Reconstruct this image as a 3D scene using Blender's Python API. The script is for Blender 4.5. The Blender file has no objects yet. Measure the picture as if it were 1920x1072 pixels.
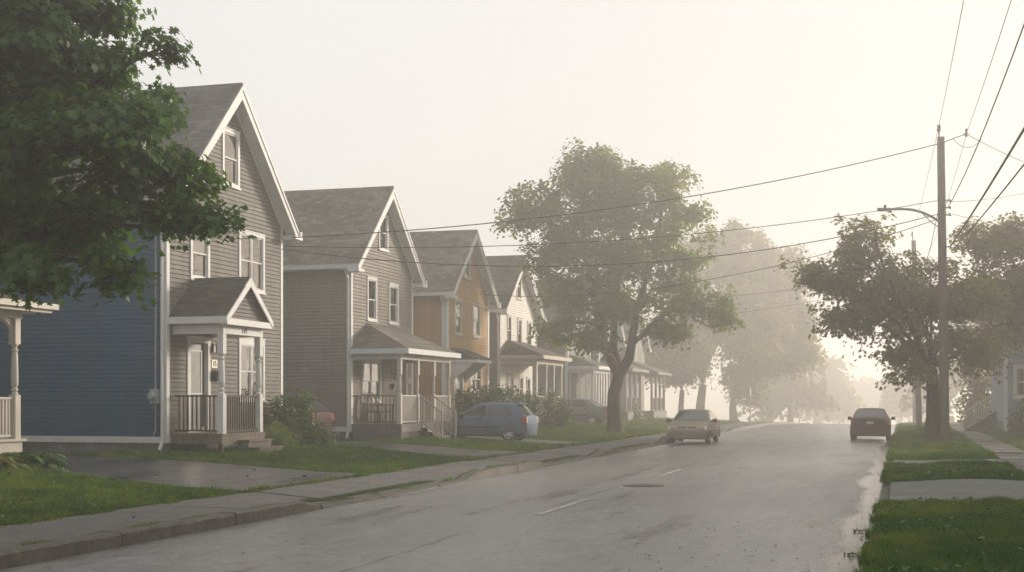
import bpy, math, random
import numpy as np
from mathutils import Vector, Matrix

random.seed(7)
C = bpy.context.scene.collection
sc = bpy.context.scene
R = math.radians

# ------------------------------------------------------------------ camera
TH = math.atan(730 / 2490.0)
CT, ST = math.cos(TH), math.sin(TH)
H = 1.7
cd = bpy.data.cameras.new('camera')
cam = bpy.data.objects.new('camera', cd)
C.objects.link(cam)
cam.location = (0, 0, H)
cam.rotation_euler = (R(90), 0, TH)
cd.sensor_width = 36
cd.lens = 2490 / 1920 * 36
cd.shift_y = (748 - 536) / 1920
cd.clip_end = 3000
cd.clip_start = 0.1
sc.camera = cam


def ray(px, py):
    X = (px - 960) / 2490.0
    return Vector((X * CT - ST, X * ST + CT, (748 - py) / 2490.0))


def atx(px, py, x):
    r = ray(px, py)
    return Vector((0, 0, H)) + r * (x / r.x)


def aty(px, py, y):
    r = ray(px, py)
    return Vector((0, 0, H)) + r * (y / r.y)


def atd(px, py, Z):
    return Vector((0, 0, H)) + ray(px, py) * Z


# ------------------------------------------------------------------ materials
MATS = {}


def nodes(name):
    m = bpy.data.materials.new(name)
    m.use_nodes = True
    nt = m.node_tree
    b = nt.nodes['Principled BSDF']
    return m, nt, b


def lk(nt, a, b):
    nt.links.new(a, b)


def noise(nt, scale, detail=4, rough=.55, coord='Object', stretch=None):
    tc = nt.nodes.new('ShaderNodeTexCoord')
    n = nt.nodes.new('ShaderNodeTexNoise')
    n.inputs['Scale'].default_value = scale
    n.inputs['Detail'].default_value = detail
    n.inputs['Roughness'].default_value = rough
    if stretch:
        mp = nt.nodes.new('ShaderNodeMapping')
        mp.inputs['Scale'].default_value = stretch
        lk(nt, tc.outputs[coord], mp.inputs['Vector'])
        lk(nt, mp.outputs[0], n.inputs['Vector'])
    else:
        lk(nt, tc.outputs[coord], n.inputs['Vector'])
    return n


def ramp(nt, src, stops):
    r = nt.nodes.new('ShaderNodeValToRGB')
    e = r.color_ramp.elements
    while len(e) < len(stops):
        e.new(.5)
    for i, (p, c) in enumerate(stops):
        e[i].position = p
        e[i].color = (c[0], c[1], c[2], 1) if not isinstance(c, (int, float)) else (c, c, c, 1)
    lk(nt, src, r.inputs[0])
    return r


def mix(nt, fac, a, b, mode='MIX'):
    m = nt.nodes.new('ShaderNodeMix')
    m.data_type = 'RGBA'
    m.blend_type = mode
    for v, k in ((fac, 0), (a, 6), (b, 7)):
        if hasattr(v, 'is_linked'):
            lk(nt, v, m.inputs[k])
        elif k == 0:
            m.inputs[0].default_value = v
        else:
            m.inputs[k].default_value = (*v[:3], 1)
    return m.outputs[2]


def math_n(nt, op, a, b=None, c=None):
    m = nt.nodes.new('ShaderNodeMath')
    m.operation = op
    for i, v in enumerate((a, b, c)):
        if v is None:
            continue
        if hasattr(v, 'is_linked'):
            lk(nt, v, m.inputs[i])
        else:
            m.inputs[i].default_value = v
    return m.outputs[0]


def bump(nt, b, h, strength, dist=.01):
    n = nt.nodes.new('ShaderNodeBump')
    n.inputs['Strength'].default_value = strength
    n.inputs['Distance'].default_value = dist
    lk(nt, h, n.inputs['Height'])
    lk(nt, n.outputs[0], b.inputs['Normal'])


def plain(name, col, rough=.6, var=.15, scale=3, metal=0, spec=.5, bumps=0, bscale=60, coat=0):
    if name in MATS:
        return MATS[name]
    m, nt, b = nodes(name)
    n = noise(nt, scale, 5, .6)
    lo = [max(0, c * (1 - var)) for c in col]
    hi = [min(1, c * (1 + var)) for c in col]
    r = ramp(nt, n.outputs[0], [(.3, lo), (.7, hi)])
    lk(nt, r.outputs[0], b.inputs['Base Color'])
    b.inputs['Roughness'].default_value = rough
    b.inputs['Metallic'].default_value = metal
    b.inputs['Specular IOR Level'].default_value = spec
    b.inputs['Coat Weight'].default_value = coat
    b.inputs['Coat Roughness'].default_value = .06
    if bumps:
        n2 = noise(nt, bscale, 3)
        bump(nt, b, n2.outputs[0], bumps)
    MATS[name] = m
    return m


def siding_mat(name, col, streak=.22):
    m, nt, b = nodes(name)
    n = noise(nt, 1.1, 6, .65)
    n2 = noise(nt, 1.0, 4, .6, stretch=(7, 7, .25))
    n3 = noise(nt, 30, 3, .6, stretch=(.4, .4, 8))
    c0 = [c * (1 - streak) for c in col]
    c1 = [min(1, c * (1 + streak)) for c in col]
    r1 = ramp(nt, n.outputs[0], [(.3, c0), (.7, c1)])
    r2 = ramp(nt, n2.outputs[0], [(.35, (.72, .71, .68)), (.62, (1, 1, 1))])
    r3 = ramp(nt, n3.outputs[0], [(.3, (.85, .85, .85)), (.7, (1.0, 1.0, 1.0))])
    o = mix(nt, .6, r1.outputs[0], r2.outputs[0], 'MULTIPLY')
    o = mix(nt, .7, o, r3.outputs[0], 'MULTIPLY')
    lk(nt, o, b.inputs['Base Color'])
    b.inputs['Roughness'].default_value = .7
    b.inputs['Specular IOR Level'].default_value = .12
    return m


def trim_mat(name, col=(.74, .73, .70)):
    m, nt, b = nodes(name)
    n = noise(nt, 2.5, 6, .7)
    n2 = noise(nt, 9, 5, .7)
    r1 = ramp(nt, n.outputs[0], [(.3, [c * .84 for c in col]), (.65, col)])
    r2 = ramp(nt, n2.outputs[0], [(.24, (.30, .27, .23)), (.31, (1, 1, 1))])
    o = mix(nt, .8, r1.outputs[0], r2.outputs[0], 'MULTIPLY')
    lk(nt, o, b.inputs['Base Color'])
    b.inputs['Roughness'].default_value = .65
    b.inputs['Specular IOR Level'].default_value = .12
    return m


def shingle_mat(name, col, sinp):
    m, nt, b = nodes(name)
    tc = nt.nodes.new('ShaderNodeTexCoord')
    sp = nt.nodes.new('ShaderNodeSeparateXYZ')
    lk(nt, tc.outputs['Object'], sp.inputs[0])
    cb = nt.nodes.new('ShaderNodeCombineXYZ')
    lk(nt, sp.outputs['X'], cb.inputs[0])
    lk(nt, math_n(nt, 'DIVIDE', sp.outputs['Z'], sinp), cb.inputs[1])
    br = nt.nodes.new('ShaderNodeTexBrick')
    br.offset = .5
    br.inputs['Scale'].default_value = 1
    br.inputs['Brick Width'].default_value = .3
    br.inputs['Row Height'].default_value = .145
    br.inputs['Mortar Size'].default_value = .007
    br.inputs['Mortar Smooth'].default_value = .3
    br.inputs['Color1'].default_value = (*[c * .68 for c in col], 1)
    br.inputs['Color2'].default_value = (*[c * 1.3 for c in col], 1)
    br.inputs['Mortar'].default_value = (*[c * .4 for c in col], 1)
    lk(nt, cb.outputs[0], br.inputs['Vector'])
    n = noise(nt, .8, 5, .65)
    n2 = noise(nt, 60, 2, .6)
    n4 = noise(nt, 1, 4, .6, stretch=(3.5, 3.5, .3))
    r = ramp(nt, n.outputs[0], [(.3, (.62, .62, .60)), (.7, (1.2, 1.17, 1.12))])
    r2 = ramp(nt, n2.outputs[0], [(.3, (.8, .8, .8)), (.7, (1.15, 1.15, 1.15))])
    r4 = ramp(nt, n4.outputs[0], [(.38, (.7, .72, .66)), (.6, (1.05, 1.05, 1.05))])
    o = mix(nt, 1, br.outputs['Color'], r.outputs[0], 'MULTIPLY')
    o = mix(nt, 1, o, r2.outputs[0], 'MULTIPLY')
    o = mix(nt, 1, o, r4.outputs[0], 'MULTIPLY')
    lk(nt, o, b.inputs['Base Color'])
    b.inputs['Roughness'].default_value = .85
    b.inputs['Specular IOR Level'].default_value = .3
    inv = math_n(nt, 'SUBTRACT', 1, br.outputs['Fac'])
    bump(nt, b, inv, .5, .012)
    return m


def wood_mat(name, col):
    m, nt, b = nodes(name)
    n = noise(nt, 4, 6, .65, stretch=(3, 3, .8))
    n2 = noise(nt, 1.5, 5, .7)
    r1 = ramp(nt, n.outputs[0], [(.3, [c * .55 for c in col]), (.7, [c * 1.25 for c in col])])
    r2 = ramp(nt, n2.outputs[0], [(.3, (.6, .6, .58)), (.65, (1, 1, 1))])
    lk(nt, mix(nt, 1, r1.outputs[0], r2.outputs[0], 'MULTIPLY'), b.inputs['Base Color'])
    b.inputs['Roughness'].default_value = .75
    bump(nt, b, n.outputs[0], .3)
    return m


def glass_mat():
    m = bpy.data.materials.new('window_glass')
    m.use_nodes = True
    nt = m.node_tree
    nt.nodes.clear()
    out = nt.nodes.new('ShaderNodeOutputMaterial')
    tr = nt.nodes.new('ShaderNodeBsdfTransparent')
    tr.inputs[0].default_value = (.86, .88, .86, 1)
    gl = nt.nodes.new('ShaderNodeBsdfGlossy')
    gl.inputs['Roughness'].default_value = .03
    n = noise(nt, 1.4, 2)
    bp = nt.nodes.new('ShaderNodeBump')
    bp.inputs['Strength'].default_value = .06
    bp.inputs['Distance'].default_value = .05
    lk(nt, n.outputs[0], bp.inputs['Height'])
    lk(nt, bp.outputs[0], gl.inputs['Normal'])
    fr = nt.nodes.new('ShaderNodeFresnel')
    fr.inputs[0].default_value = 1.9
    mx = nt.nodes.new('ShaderNodeMixShader')
    lk(nt, fr.outputs[0], mx.inputs[0])
    lk(nt, tr.outputs[0], mx.inputs[1])
    lk(nt, gl.outputs[0], mx.inputs[2])
    lk(nt, mx.outputs[0], out.inputs[0])
    return m


def leaf_mat(name, c0, c1, c2=None, trans=.35, gloss=.035):
    m = bpy.data.materials.new(name)
    m.use_nodes = True
    nt = m.node_tree
    nt.nodes.clear()
    out = nt.nodes.new('ShaderNodeOutputMaterial')
    at = nt.nodes.new('ShaderNodeAttribute')
    at.attribute_name = 'tint'
    stops = [(0, c0), (.85 if c2 else 1, c1)]
    if c2:
        stops += [(.97, c1), (1, c2)]
    r = ramp(nt, at.outputs['Fac'], stops)
    d = nt.nodes.new('ShaderNodeBsdfDiffuse')
    t = nt.nodes.new('ShaderNodeBsdfTranslucent')
    g = nt.nodes.new('ShaderNodeBsdfGlossy')
    g.inputs['Roughness'].default_value = .42
    lk(nt, r.outputs[0], d.inputs[0])
    tcol = mix(nt, 1, r.outputs[0], (1.25, 1.2, .6), 'MULTIPLY')
    lk(nt, tcol, t.inputs[0])
    m1 = nt.nodes.new('ShaderNodeMixShader')
    m1.inputs[0].default_value = trans
    lk(nt, d.outputs[0], m1.inputs[1])
    lk(nt, t.outputs[0], m1.inputs[2])
    m2 = nt.nodes.new('ShaderNodeMixShader')
    m2.inputs[0].default_value = gloss
    lk(nt, m1.outputs[0], m2.inputs[1])
    lk(nt, g.outputs[0], m2.inputs[2])
    lk(nt, m2.outputs[0], out.inputs[0])
    return m


def concrete_mat(name, col, sc1=.7, cracks=True, wet=.0, spec=.3):
    m, nt, b = nodes(name)
    b.inputs['Specular IOR Level'].default_value = spec
    n = noise(nt, sc1, 6, .65)
    n2 = noise(nt, 8, 6, .7)
    n3 = noise(nt, 120, 2, .6)
    r1 = ramp(nt, n.outputs[0], [(.3, [c * .62 for c in col]), (.68, [c * 1.18 for c in col])])
    r2 = ramp(nt, n2.outputs[0], [(.3, (.5, .47, .44)), (.58, (1.08, 1.08, 1.08))])
    r3 = ramp(nt, n3.outputs[0], [(.3, (.6, .78, .78)), (.7, (1.2, 1.2, 1.2))])
    o = mix(nt, 1, r1.outputs[0], r2.outputs[0], 'MULTIPLY')
    o = mix(nt, 1, o, r3.outputs[0], 'MULTIPLY')
    lk(nt, o, b.inputs['Base Color'])
    rr = ramp(nt, n.outputs[0], [(.35, .42 - wet), (.6, .8 - wet)])
    lk(nt, rr.outputs[0], b.inputs['Roughness'])
    bump(nt, b, n3.outputs[0], .35, .006)
    return m


def asphalt_mat(name, col, lane=None, wet=0.0):
    m, nt, b = nodes(name)
    tc = nt.nodes.new('ShaderNodeTexCoord')
    sp = nt.nodes.new('ShaderNodeSeparateXYZ')
    lk(nt, tc.outputs['Object'], sp.inputs[0])
    n = noise(nt, .32, 6, .6, stretch=(1, .45, 1))
    n2 = noise(nt, 3.5, 7, .75, stretch=(1, .5, 1))
    n3 = noise(nt, 26, 5, .9)
    n4 = noise(nt, .9, 5, .6, stretch=(1.6, .22, 1))
    r1 = ramp(nt, n.outputs[0], [(.3, [c * .7 for c in col]), (.68, [c * 1.22 for c in col])])
    r2 = ramp(nt, n2.outputs[0], [(.3, (.72, .72, .72)), (.6, (1.08, 1.08, 1.08))])
    r3 = ramp(nt, n3.outputs[0], [(.3, (.45, .45, .45)), (.5, (.95, .95, .95)), (.72, (1.9, 1.85, 1.8))])
    r4 = ramp(nt, n4.outputs[0], [(.57, (1, 1, 1)), (.64, (.45, .45, .46))])
    o = mix(nt, 1, r1.outputs[0], r2.outputs[0], 'MULTIPLY')
    o = mix(nt, 1, o, r3.outputs[0], 'MULTIPLY')
    o = mix(nt, 1, o, r4.outputs[0], 'MULTIPLY')
    # fine crack network, only in worn areas
    tcc = nt.nodes.new('ShaderNodeTexCoord')
    wn = noise(nt, 1.3, 5, .7)
    vv = nt.nodes.new('ShaderNodeVectorMath')
    vv.operation = 'MULTIPLY_ADD'
    lk(nt, wn.outputs['Color'], vv.inputs[0])
    vv.inputs[1].default_value = (.9, .9, .9)
    lk(nt, tcc.outputs['Object'], vv.inputs[2])
    vo = nt.nodes.new('ShaderNodeTexVoronoi')
    vo.feature = 'DISTANCE_TO_EDGE'
    vo.inputs['Scale'].default_value = .38
    lk(nt, vv.outputs[0], vo.inputs['Vector'])
    worn = ramp(nt, n.outputs[0], [(.47, 0), (.56, 1)])
    crk = math_n(nt, 'MULTIPLY', math_n(nt, 'LESS_THAN', vo.outputs['Distance'], .0065), worn.outputs[0])
    o = mix(nt, math_n(nt, 'MULTIPLY', crk, .6), o, (.012, .012, .012))
    n6 = noise(nt, 11, 4, .85)
    r6 = ramp(nt, n6.outputs[0], [(.34, (.62, .62, .62)), (.5, (1, 1, 1)), (.66, (1.35, 1.33, 1.3))])
    o = mix(nt, 1, o, r6.outputs[0], 'MULTIPLY')
    rough = ramp(nt, n4.outputs[0], [(.3, .62 - wet), (.62, .5 - wet), (.74, .28)]).outputs[0]
    rough = math_n(nt, 'ADD', rough, math_n(nt, 'MULTIPLY', math_n(nt, 'SUBTRACT', n2.outputs[0], .5), .35))
    if lane is not None:
        # tar seam beside the centre line: wandering, broken
        w = noise(nt, .8, 4, .6)
        off = math_n(nt, 'MULTIPLY', math_n(nt, 'SUBTRACT', w.outputs[0], .5), .35)
        dx = math_n(nt, 'ABSOLUTE', math_n(nt, 'SUBTRACT', math_n(nt, 'ADD', sp.outputs['X'], off), lane))
        w2 = noise(nt, .25, 3, .6)
        thr = math_n(nt, 'MULTIPLY', math_n(nt, 'SUBTRACT', w2.outputs[0], .36), .11)
        seam = math_n(nt, 'LESS_THAN', dx, thr)
        o = mix(nt, math_n(nt, 'MULTIPLY', seam, .78), o, (.008, .008, .008))
        # standing water in the gutter at the right kerb
        w3 = noise(nt, .3, 4, .55)
        edge = math_n(nt, 'ADD', math_n(nt, 'MULTIPLY', math_n(nt, 'SUBTRACT', w3.outputs[0], .5), .8), -.70)
        wetm = nt.nodes.new('ShaderNodeMapRange')
        wetm.interpolation_type = 'SMOOTHSTEP'
        wetm.inputs['From Min'].default_value = -.14
        wetm.inputs['From Max'].default_value = .14
        lk(nt, math_n(nt, 'SUBTRACT', sp.outputs['X'], edge), wetm.inputs['Value'])
        o = mix(nt, math_n(nt, 'MULTIPLY', wetm.outputs[0], .55), o, (.02, .02, .02))
        mr = nt.nodes.new('ShaderNodeMix')
        lk(nt, wetm.outputs[0], mr.inputs[0])
        lk(nt, rough, mr.inputs[2])
        mr.inputs[3].default_value = .15
        rough = mr.outputs[0]
    lk(nt, o, b.inputs['Base Color'])
    lk(nt, rough, b.inputs['Roughness'])
    b.inputs['Specular IOR Level'].default_value = .5
    bump(nt, b, n3.outputs[0], .25, .004)
    return m


def soil_mat():
    m, nt, b = nodes('lawn_soil')
    n = noise(nt, .8, 6, .65)
    n2 = noise(nt, 22, 4, .7)
    r1 = ramp(nt, n.outputs[0], [(.3, (.022, .03, .009)), (.55, (.03, .05, .012)), (.75, (.07, .065, .025))])
    r2 = ramp(nt, n2.outputs[0], [(.3, (.6, .6, .6)), (.7, (1.3, 1.3, 1.2))])
    lk(nt, mix(nt, 1, r1.outputs[0], r2.outputs[0], 'MULTIPLY'), b.inputs['Base Color'])
    b.inputs['Roughness'].default_value = .9
    b.inputs['Specular IOR Level'].default_value = .1
    bump(nt, b, n2.outputs[0], .6, .03)
    return m


def bark_mat(name, col):
    m, nt, b = nodes(name)
    n = noise(nt, 6, 6, .7, stretch=(3, 3, .5))
    r1 = ramp(nt, n.outputs[0], [(.3, [c * .45 for c in col]), (.7, [c * 1.3 for c in col])])
    lk(nt, r1.outputs[0], b.inputs['Base Color'])
    b.inputs['Roughness'].default_value = .9
    b.inputs['Specular IOR Level'].default_value = .2
    bump(nt, b, n.outputs[0], .8, .03)
    return m


def paint_worn():
    m, nt, b = nodes('worn_road_paint')
    n = noise(nt, 7, 6, .75)
    n2 = noise(nt, 60, 3, .7)
    s = math_n(nt, 'ADD', n.outputs[0], math_n(nt, 'MULTIPLY', n2.outputs[0], .5))
    r = ramp(nt, s, [(.60, (.09, .088, .085)), (.80, (.46, .44, .41))])
    lk(nt, r.outputs[0], b.inputs['Base Color'])
    b.inputs['Roughness'].default_value = .6
    return m


TRIM = trim_mat('white_trim_paint')
TRIM2 = trim_mat('cream_trim_paint', (.62, .57, .50))
GLASS = glass_mat()
BLIND = plain('window_blind', (.5, .47, .42), .7, .04)
CURT = plain('grey_curtain', (.30, .27, .235), .9, .25, 12)
DARKROOM = plain('dark_room', (.035, .032, .03), .9)  # near-black colour for unlit rooms and the shade under the porch
CONC = concrete_mat('foundation_concrete', (.19, .18, .165), 1.2)
WOOD = wood_mat('weathered_deck_wood', (.21, .17, .125))
WOODD = wood_mat('brown_railing_wood', (.075, .055, .042))
WOODG = wood_mat('greyed_porch_wood', (.22, .20, .18))
BLACK = plain('black_plastic', (.012, .012, .012), .5)
STEEL = plain('galvanised_steel', (.33, .34, .34), .45, .2, metal=.6)
METER = plain('meter_grey', (.30, .33, .36), .5)
POLEW = bark_mat('pole_wood', (.16, .125, .095))

# ------------------------------------------------------------------ mesh builder


class MB:
    def __init__(s):
        s.v = []
        s.f = []

    def add(s, vs, fs):
        n = len(s.v)
        s.v += [tuple(v) for v in vs]
        s.f += [tuple(i + n for i in f) for f in fs]
        return s

    def box(s, x0, x1, y0, y1, z0, z1):
        return s.add([(x0, y0, z0), (x1, y0, z0), (x1, y1, z0), (x0, y1, z0), (x0, y0, z1), (x1, y0, z1), (x1, y1, z1), (x0, y1, z1)],
                     [(0, 3, 2, 1), (4, 5, 6, 7), (0, 1, 5, 4), (1, 2, 6, 5), (2, 3, 7, 6), (3, 0, 4, 7)])

    def quad(s, *p):
        return s.add(p, [tuple(range(len(p)))])

    def prism(s, pts, off):
        n = len(pts)
        o = Vector(off)
        vs = [Vector(p) for p in pts] + [Vector(p) + o for p in pts]
        fs = [tuple(range(n))[::-1], tuple(range(n, 2 * n))] + [(i, (i + 1) % n, n + (i + 1) % n, n + i) for i in range(n)]
        return s.add(vs, fs)

    def bar(s, a, b, w, h=None, up=(0, 0, 1)):
        a = Vector(a); b = Vector(b)
        d = (b - a).normalized()
        u = Vector(up)
        if abs(d.dot(u)) > .99:
            u = Vector((1, 0, 0))
        r = d.cross(u).normalized()
        u = r.cross(d)
        h = h or w
        q = [r * (sx * w / 2) + u * (sy * h / 2) for sx, sy in ((-1, -1), (1, -1), (1, 1), (-1, 1))]
        return s.add([a + k for k in q] + [b + k for k in q], [(3, 2, 1, 0), (4, 5, 6, 7), (0, 1, 5, 4), (1, 2, 6, 5), (2, 3, 7, 6), (3, 0, 4, 7)])

    def tube(s, pts, rad, n=8, caps=True):
        pts = [Vector(p) for p in pts]
        if not hasattr(rad, '__len__'):
            rad = [rad] * len(pts)
        base = len(s.v)
        ref = Vector((.31, .95, .07))
        for i, p in enumerate(pts):
            d = (pts[min(i + 1, len(pts) - 1)] - pts[max(i - 1, 0)])
            if d.length < 1e-9:
                d = Vector((0, 0, 1))
            d.normalize()
            if abs(d.dot(ref)) > .97:
                ref = Vector((.9, .1, .3))
            r = d.cross(ref).normalized()
            u = r.cross(d)
            for k in range(n):
                a = 2 * math.pi * k / n
                s.v.append(tuple(p + (r * math.cos(a) + u * math.sin(a)) * rad[i]))
        for i in range(len(pts) - 1):
            for k in range(n):
                k2 = (k + 1) % n
                s.f.append((base + i * n + k, base + i * n + k2, base + (i + 1) * n + k2, base + (i + 1) * n + k))
        if caps:
            s.f.append(tuple(base + k for k in range(n))[::-1])
            e = base + (len(pts) - 1) * n
            s.f.append(tuple(e + k for k in range(n)))
        return s

    def lathe(s, c, prof, n=12, axis='z', caps=True):
        """prof: (r, h) list about an axis through c"""
        base = len(s.v)
        for r, h in prof:
            for k in range(n):
                a = 2 * math.pi * k / n
                if axis == 'z':
                    s.v.append((c[0] + r * math.cos(a), c[1] + r * math.sin(a), c[2] + h))
                elif axis == 'y':
                    s.v.append((c[0] + r * math.cos(a), c[1] + h, c[2] + r * math.sin(a)))
                else:
                    s.v.append((c[0] + h, c[1] + r * math.cos(a), c[2] + r * math.sin(a)))
        m = len(prof)
        for i in range(m - 1):
            for k in range(n):
                k2 = (k + 1) % n
                s.f.append((base + i * n + k, base + i * n + k2, base + (i + 1) * n + k2, base + (i + 1) * n + k))
        if caps:
            s.f.append(tuple(base + k for k in range(n))[::-1])
            s.f.append(tuple(base + (m - 1) * n + k for k in range(n)))
        return s

    def build(s, name, mat, parent=None, smooth=None):
        me = bpy.data.meshes.new(name)
        me.from_pydata(s.v, [], s.f)
        me.update()
        o = bpy.data.objects.new(name, me)
        C.objects.link(o)
        if mat:
            for mm in (mat if isinstance(mat, (list, tuple)) else [mat]):
                me.materials.append(mm)
        if parent:
            o.parent = parent
        if smooth is not None:
            me.shade_smooth()
            me.set_sharp_from_angle(angle=R(smooth))
        return o


def tag(o, label=None, cat=None, group=None, kind=None):
    if label: o['label'] = label
    if cat: o['category'] = cat
    if group: o['group'] = group
    if kind: o['kind'] = kind
    return o


def thing(name, label, cat, loc=(0, 0, 0), rz=0, group=None):
    o = bpy.data.objects.new(name, None)
    o.empty_display_size = .3
    C.objects.link(o)
    o.location = loc
    o.rotation_euler = (0, 0, rz)
    return tag(o, label, cat, group)


def copy_tree(o, parent=None):
    c = o.copy()
    C.objects.link(c)
    if parent:
        c.parent = parent
    for ch in list(o.children):
        copy_tree(ch, c)
    return c


# ------------------------------------------------------------------ terrain
KL, KR = -8.65, -.37          # road edges
SL0, SL1 = -10.6, -8.98       # left sidewalk
SR0, SR1 = 2.3, 3.55          # right sidewalk


def crest(y):
    if y < 80: return 0
    if y < 120: return -.0125 * (y - 80) ** 2 / 40
    return -.5 - .025 * (y - 120)


def sstep(a, b, x):
    t = min(1, max(0, (x - a) / (b - a)))
    return t * t * (3 - 2 * t)


def kerb_h_left(y):
    h = .16
    for a, b in ((19.4, 26.0), (33.0, 38.6), (42.3, 50.2), (66, 71.4)):
        h = min(h, .16 - .125 * sstep(a - 1.2, a, y) * (1 - sstep(b, b + 1.2, y)))
    return h


def lawn(x, y):
    """height of the lawns"""
    if SL1 - .08 < x < -4:
        return kerb_h_left(y) - .02 + crest(y)
    if x < -4:
        z = .15 + .19 * sstep(-11.5, -16.5, x)
        if y > 43:
            z -= .10 * sstep(43, 46, y) * sstep(-11, -12, x) * (1 - sstep(52, 56, y))
    else:
        z = .14 + .06 * sstep(-.2, 1.5, x) + .03 * math.sin(y * .31) * sstep(-.2, .6, x) * (1 - sstep(1.6, 2.2, x))
        if x > 3.5: z += .12 * sstep(3.5, 7, x)
    return z + crest(y)


def ground_h(x, y):
    if KL - .45 < x < KR + .2: return crest(y) - .12
    if SL0 + .02 < x < SL1 + .1: return crest(y) + .05
    if SR0 < x < SR1: return crest(y) + .08
    return lawn(x, y)


def grid_mesh(name, xs, ys, fz, mat):
    v = [(x, y, fz(x, y)) for y in ys for x in xs]
    nx = len(xs)
    f = [(j * nx + i, j * nx + i + 1, (j + 1) * nx + i + 1, (j + 1) * nx + i) for j in range(len(ys) - 1) for i in range(nx - 1)]
    m = MB(); m.v = v; m.f = f
    return m


ys_all = [-40 + i for i in range(0, 121)] + [80 + 2 * i for i in range(1, 51)] + [200, 230, 270, 320, 400, 520, 700]
xs_all = [-600, -300, -150, -80, -50, -36, -28, -24, -20, -18, -17, -16, -15, -14, -13, -12.4, -11.8, -11.2, -10.63, -10.57, -9.9, -9.12, -9.05, -8.4,
          -.4, -.10, .2, .6, 1, 1.4, 1.8, 2.25, 2.32, 3.5, 3.6, 4.5, 5.5, 7, 10, 15, 25, 50, 100, 250, 600]
SOIL = soil_mat()
g = grid_mesh('ground', xs_all, ys_all, ground_h, SOIL).build('ground', SOIL)
tag(g, kind='structure')
ASPH = asphalt_mat('road_asphalt', (.185, .18, .172), lane=-5.2, wet=.2)
ys_r = [-40 + 2 * i for i in range(61)] + [80 + 2 * i for i in range(1, 51)] + [200, 230, 270, 320, 400]
xs_r = [KL - .02, -6.5, -4.5, -2.5, -1, KR + .02]


def road_z(x, y):
    c = (x - (KL + KR) / 2) / ((KR - KL) / 2)
    return crest(y) + .05 * (1 - c * c) - .005


road = grid_mesh('road', xs_r, ys_r, road_z, ASPH).build('road', ASPH, smooth=40)
tag(road, kind='structure')

# lane dashes
PAINT = paint_worn()
mk = MB()
y = -1.2
while y < 130:
    a, b = y, y + 3.1
    w = .055
    zz = lambda yy: road_z(-5.0, yy) + .005
    mk.quad((-5.0 - w, a, zz(a)), (-5.0 + w, a, zz(a)), (-5.0 + w, b, zz(b)), (-5.0 - w, b, zz(b)))
    y += 9.8
tag(mk.build('lane_marking', PAINT), kind='structure')

# driveways: (name, [(x, y0, y1)...])
DRIVES = {
    'dark': [[(-10.62, 20.2, 25.6), (-12, 20.7, 26.0), (-14, 21.3, 26.4), (-15.7, 21.9, 26.5), (-17, 23.3, 26.9), (-18, 24.5, 27.2), (-20, 24.9, 28), (-27, 24.9, 28)],
             [(-10.62, 33.6, 37.9), (-12, 34.2, 38.2), (-14, 35.3, 38.7), (-16, 36.3, 39.6), (-18, 36.55, 40), (-28, 36.55, 40)]],
    'grey': [[(-10.62, 42.6, 49.6), (-12, 44.5, 49.8), (-13, 46.2, 50), (-16, 47, 50), (-18, 47.4, 50), (-24, 47.4, 50)],
             [(-10.62, 66.5, 71), (-13, 67, 70.8), (-18, 67, 70.4), (-26, 67, 70.4)]],
}
DRV = asphalt_mat('driveway_asphalt', (.05, .05, .05), wet=.2)
DRV2 = concrete_mat('driveway_concrete', (.155, .145, .132), .9)
for key, lst in DRIVES.items():
    for d in lst:
        m = MB()
        K = 4
        for (xa, a0, a1), (xb, b0, b1) in zip(d[:-1], d[1:]):
            for k in range(K):
                f0, f1 = k / K, (k + 1) / K
                P = []
                for xx, y0, y1, ff in ((xa, a0, a1, f0), (xa, a0, a1, f1), (xb, b0, b1, f1), (xb, b0, b1, f0)):
                    yy = y0 + (y1 - y0) * ff
                    P.append((xx, yy, lawn(xx, yy) + .014))
                m.quad(*P)
        o = m.build('driveway', DRV if key == 'dark' else DRV2)
        tag(o, kind='structure')
RAPR = [(20.8, 25.8), (33.0, 35.4)]
for a, b in RAPR:
    m = MB()
    xs = [KR + .19, .2, .6, 1, 1.4, 1.8, 2.29]
    n = 6
    for i in range(len(xs) - 1):
        for k in range(n):
            ya, yb = a + (b - a) * k / n, a + (b - a) * (k + 1) / n
            m.quad(*[(x_, y_, max(lawn(x_, y_), ground_h(x_, y_)) + .016) for x_, y_ in ((xs[i], ya), (xs[i + 1], ya), (xs[i + 1], yb), (xs[i], yb))])
    tag(m.build('driveway', DRV2), kind='structure')


def in_drive(x, y, pad=0.0):
    for lst in DRIVES.values():
        for d in lst:
            for (xa, a0, a1), (xb, b0, b1) in zip(d[:-1], d[1:]):
                if xb <= x <= xa:
                    t = (xa - x) / (xa - xb)
                    if a0 + (b0 - a0) * t - pad < y < a1 + (b1 - a1) * t + pad:
                        return True
    if x > -1:
        for a, b in RAPR:
            if a - pad < y < b + pad: return True
    return False


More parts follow.
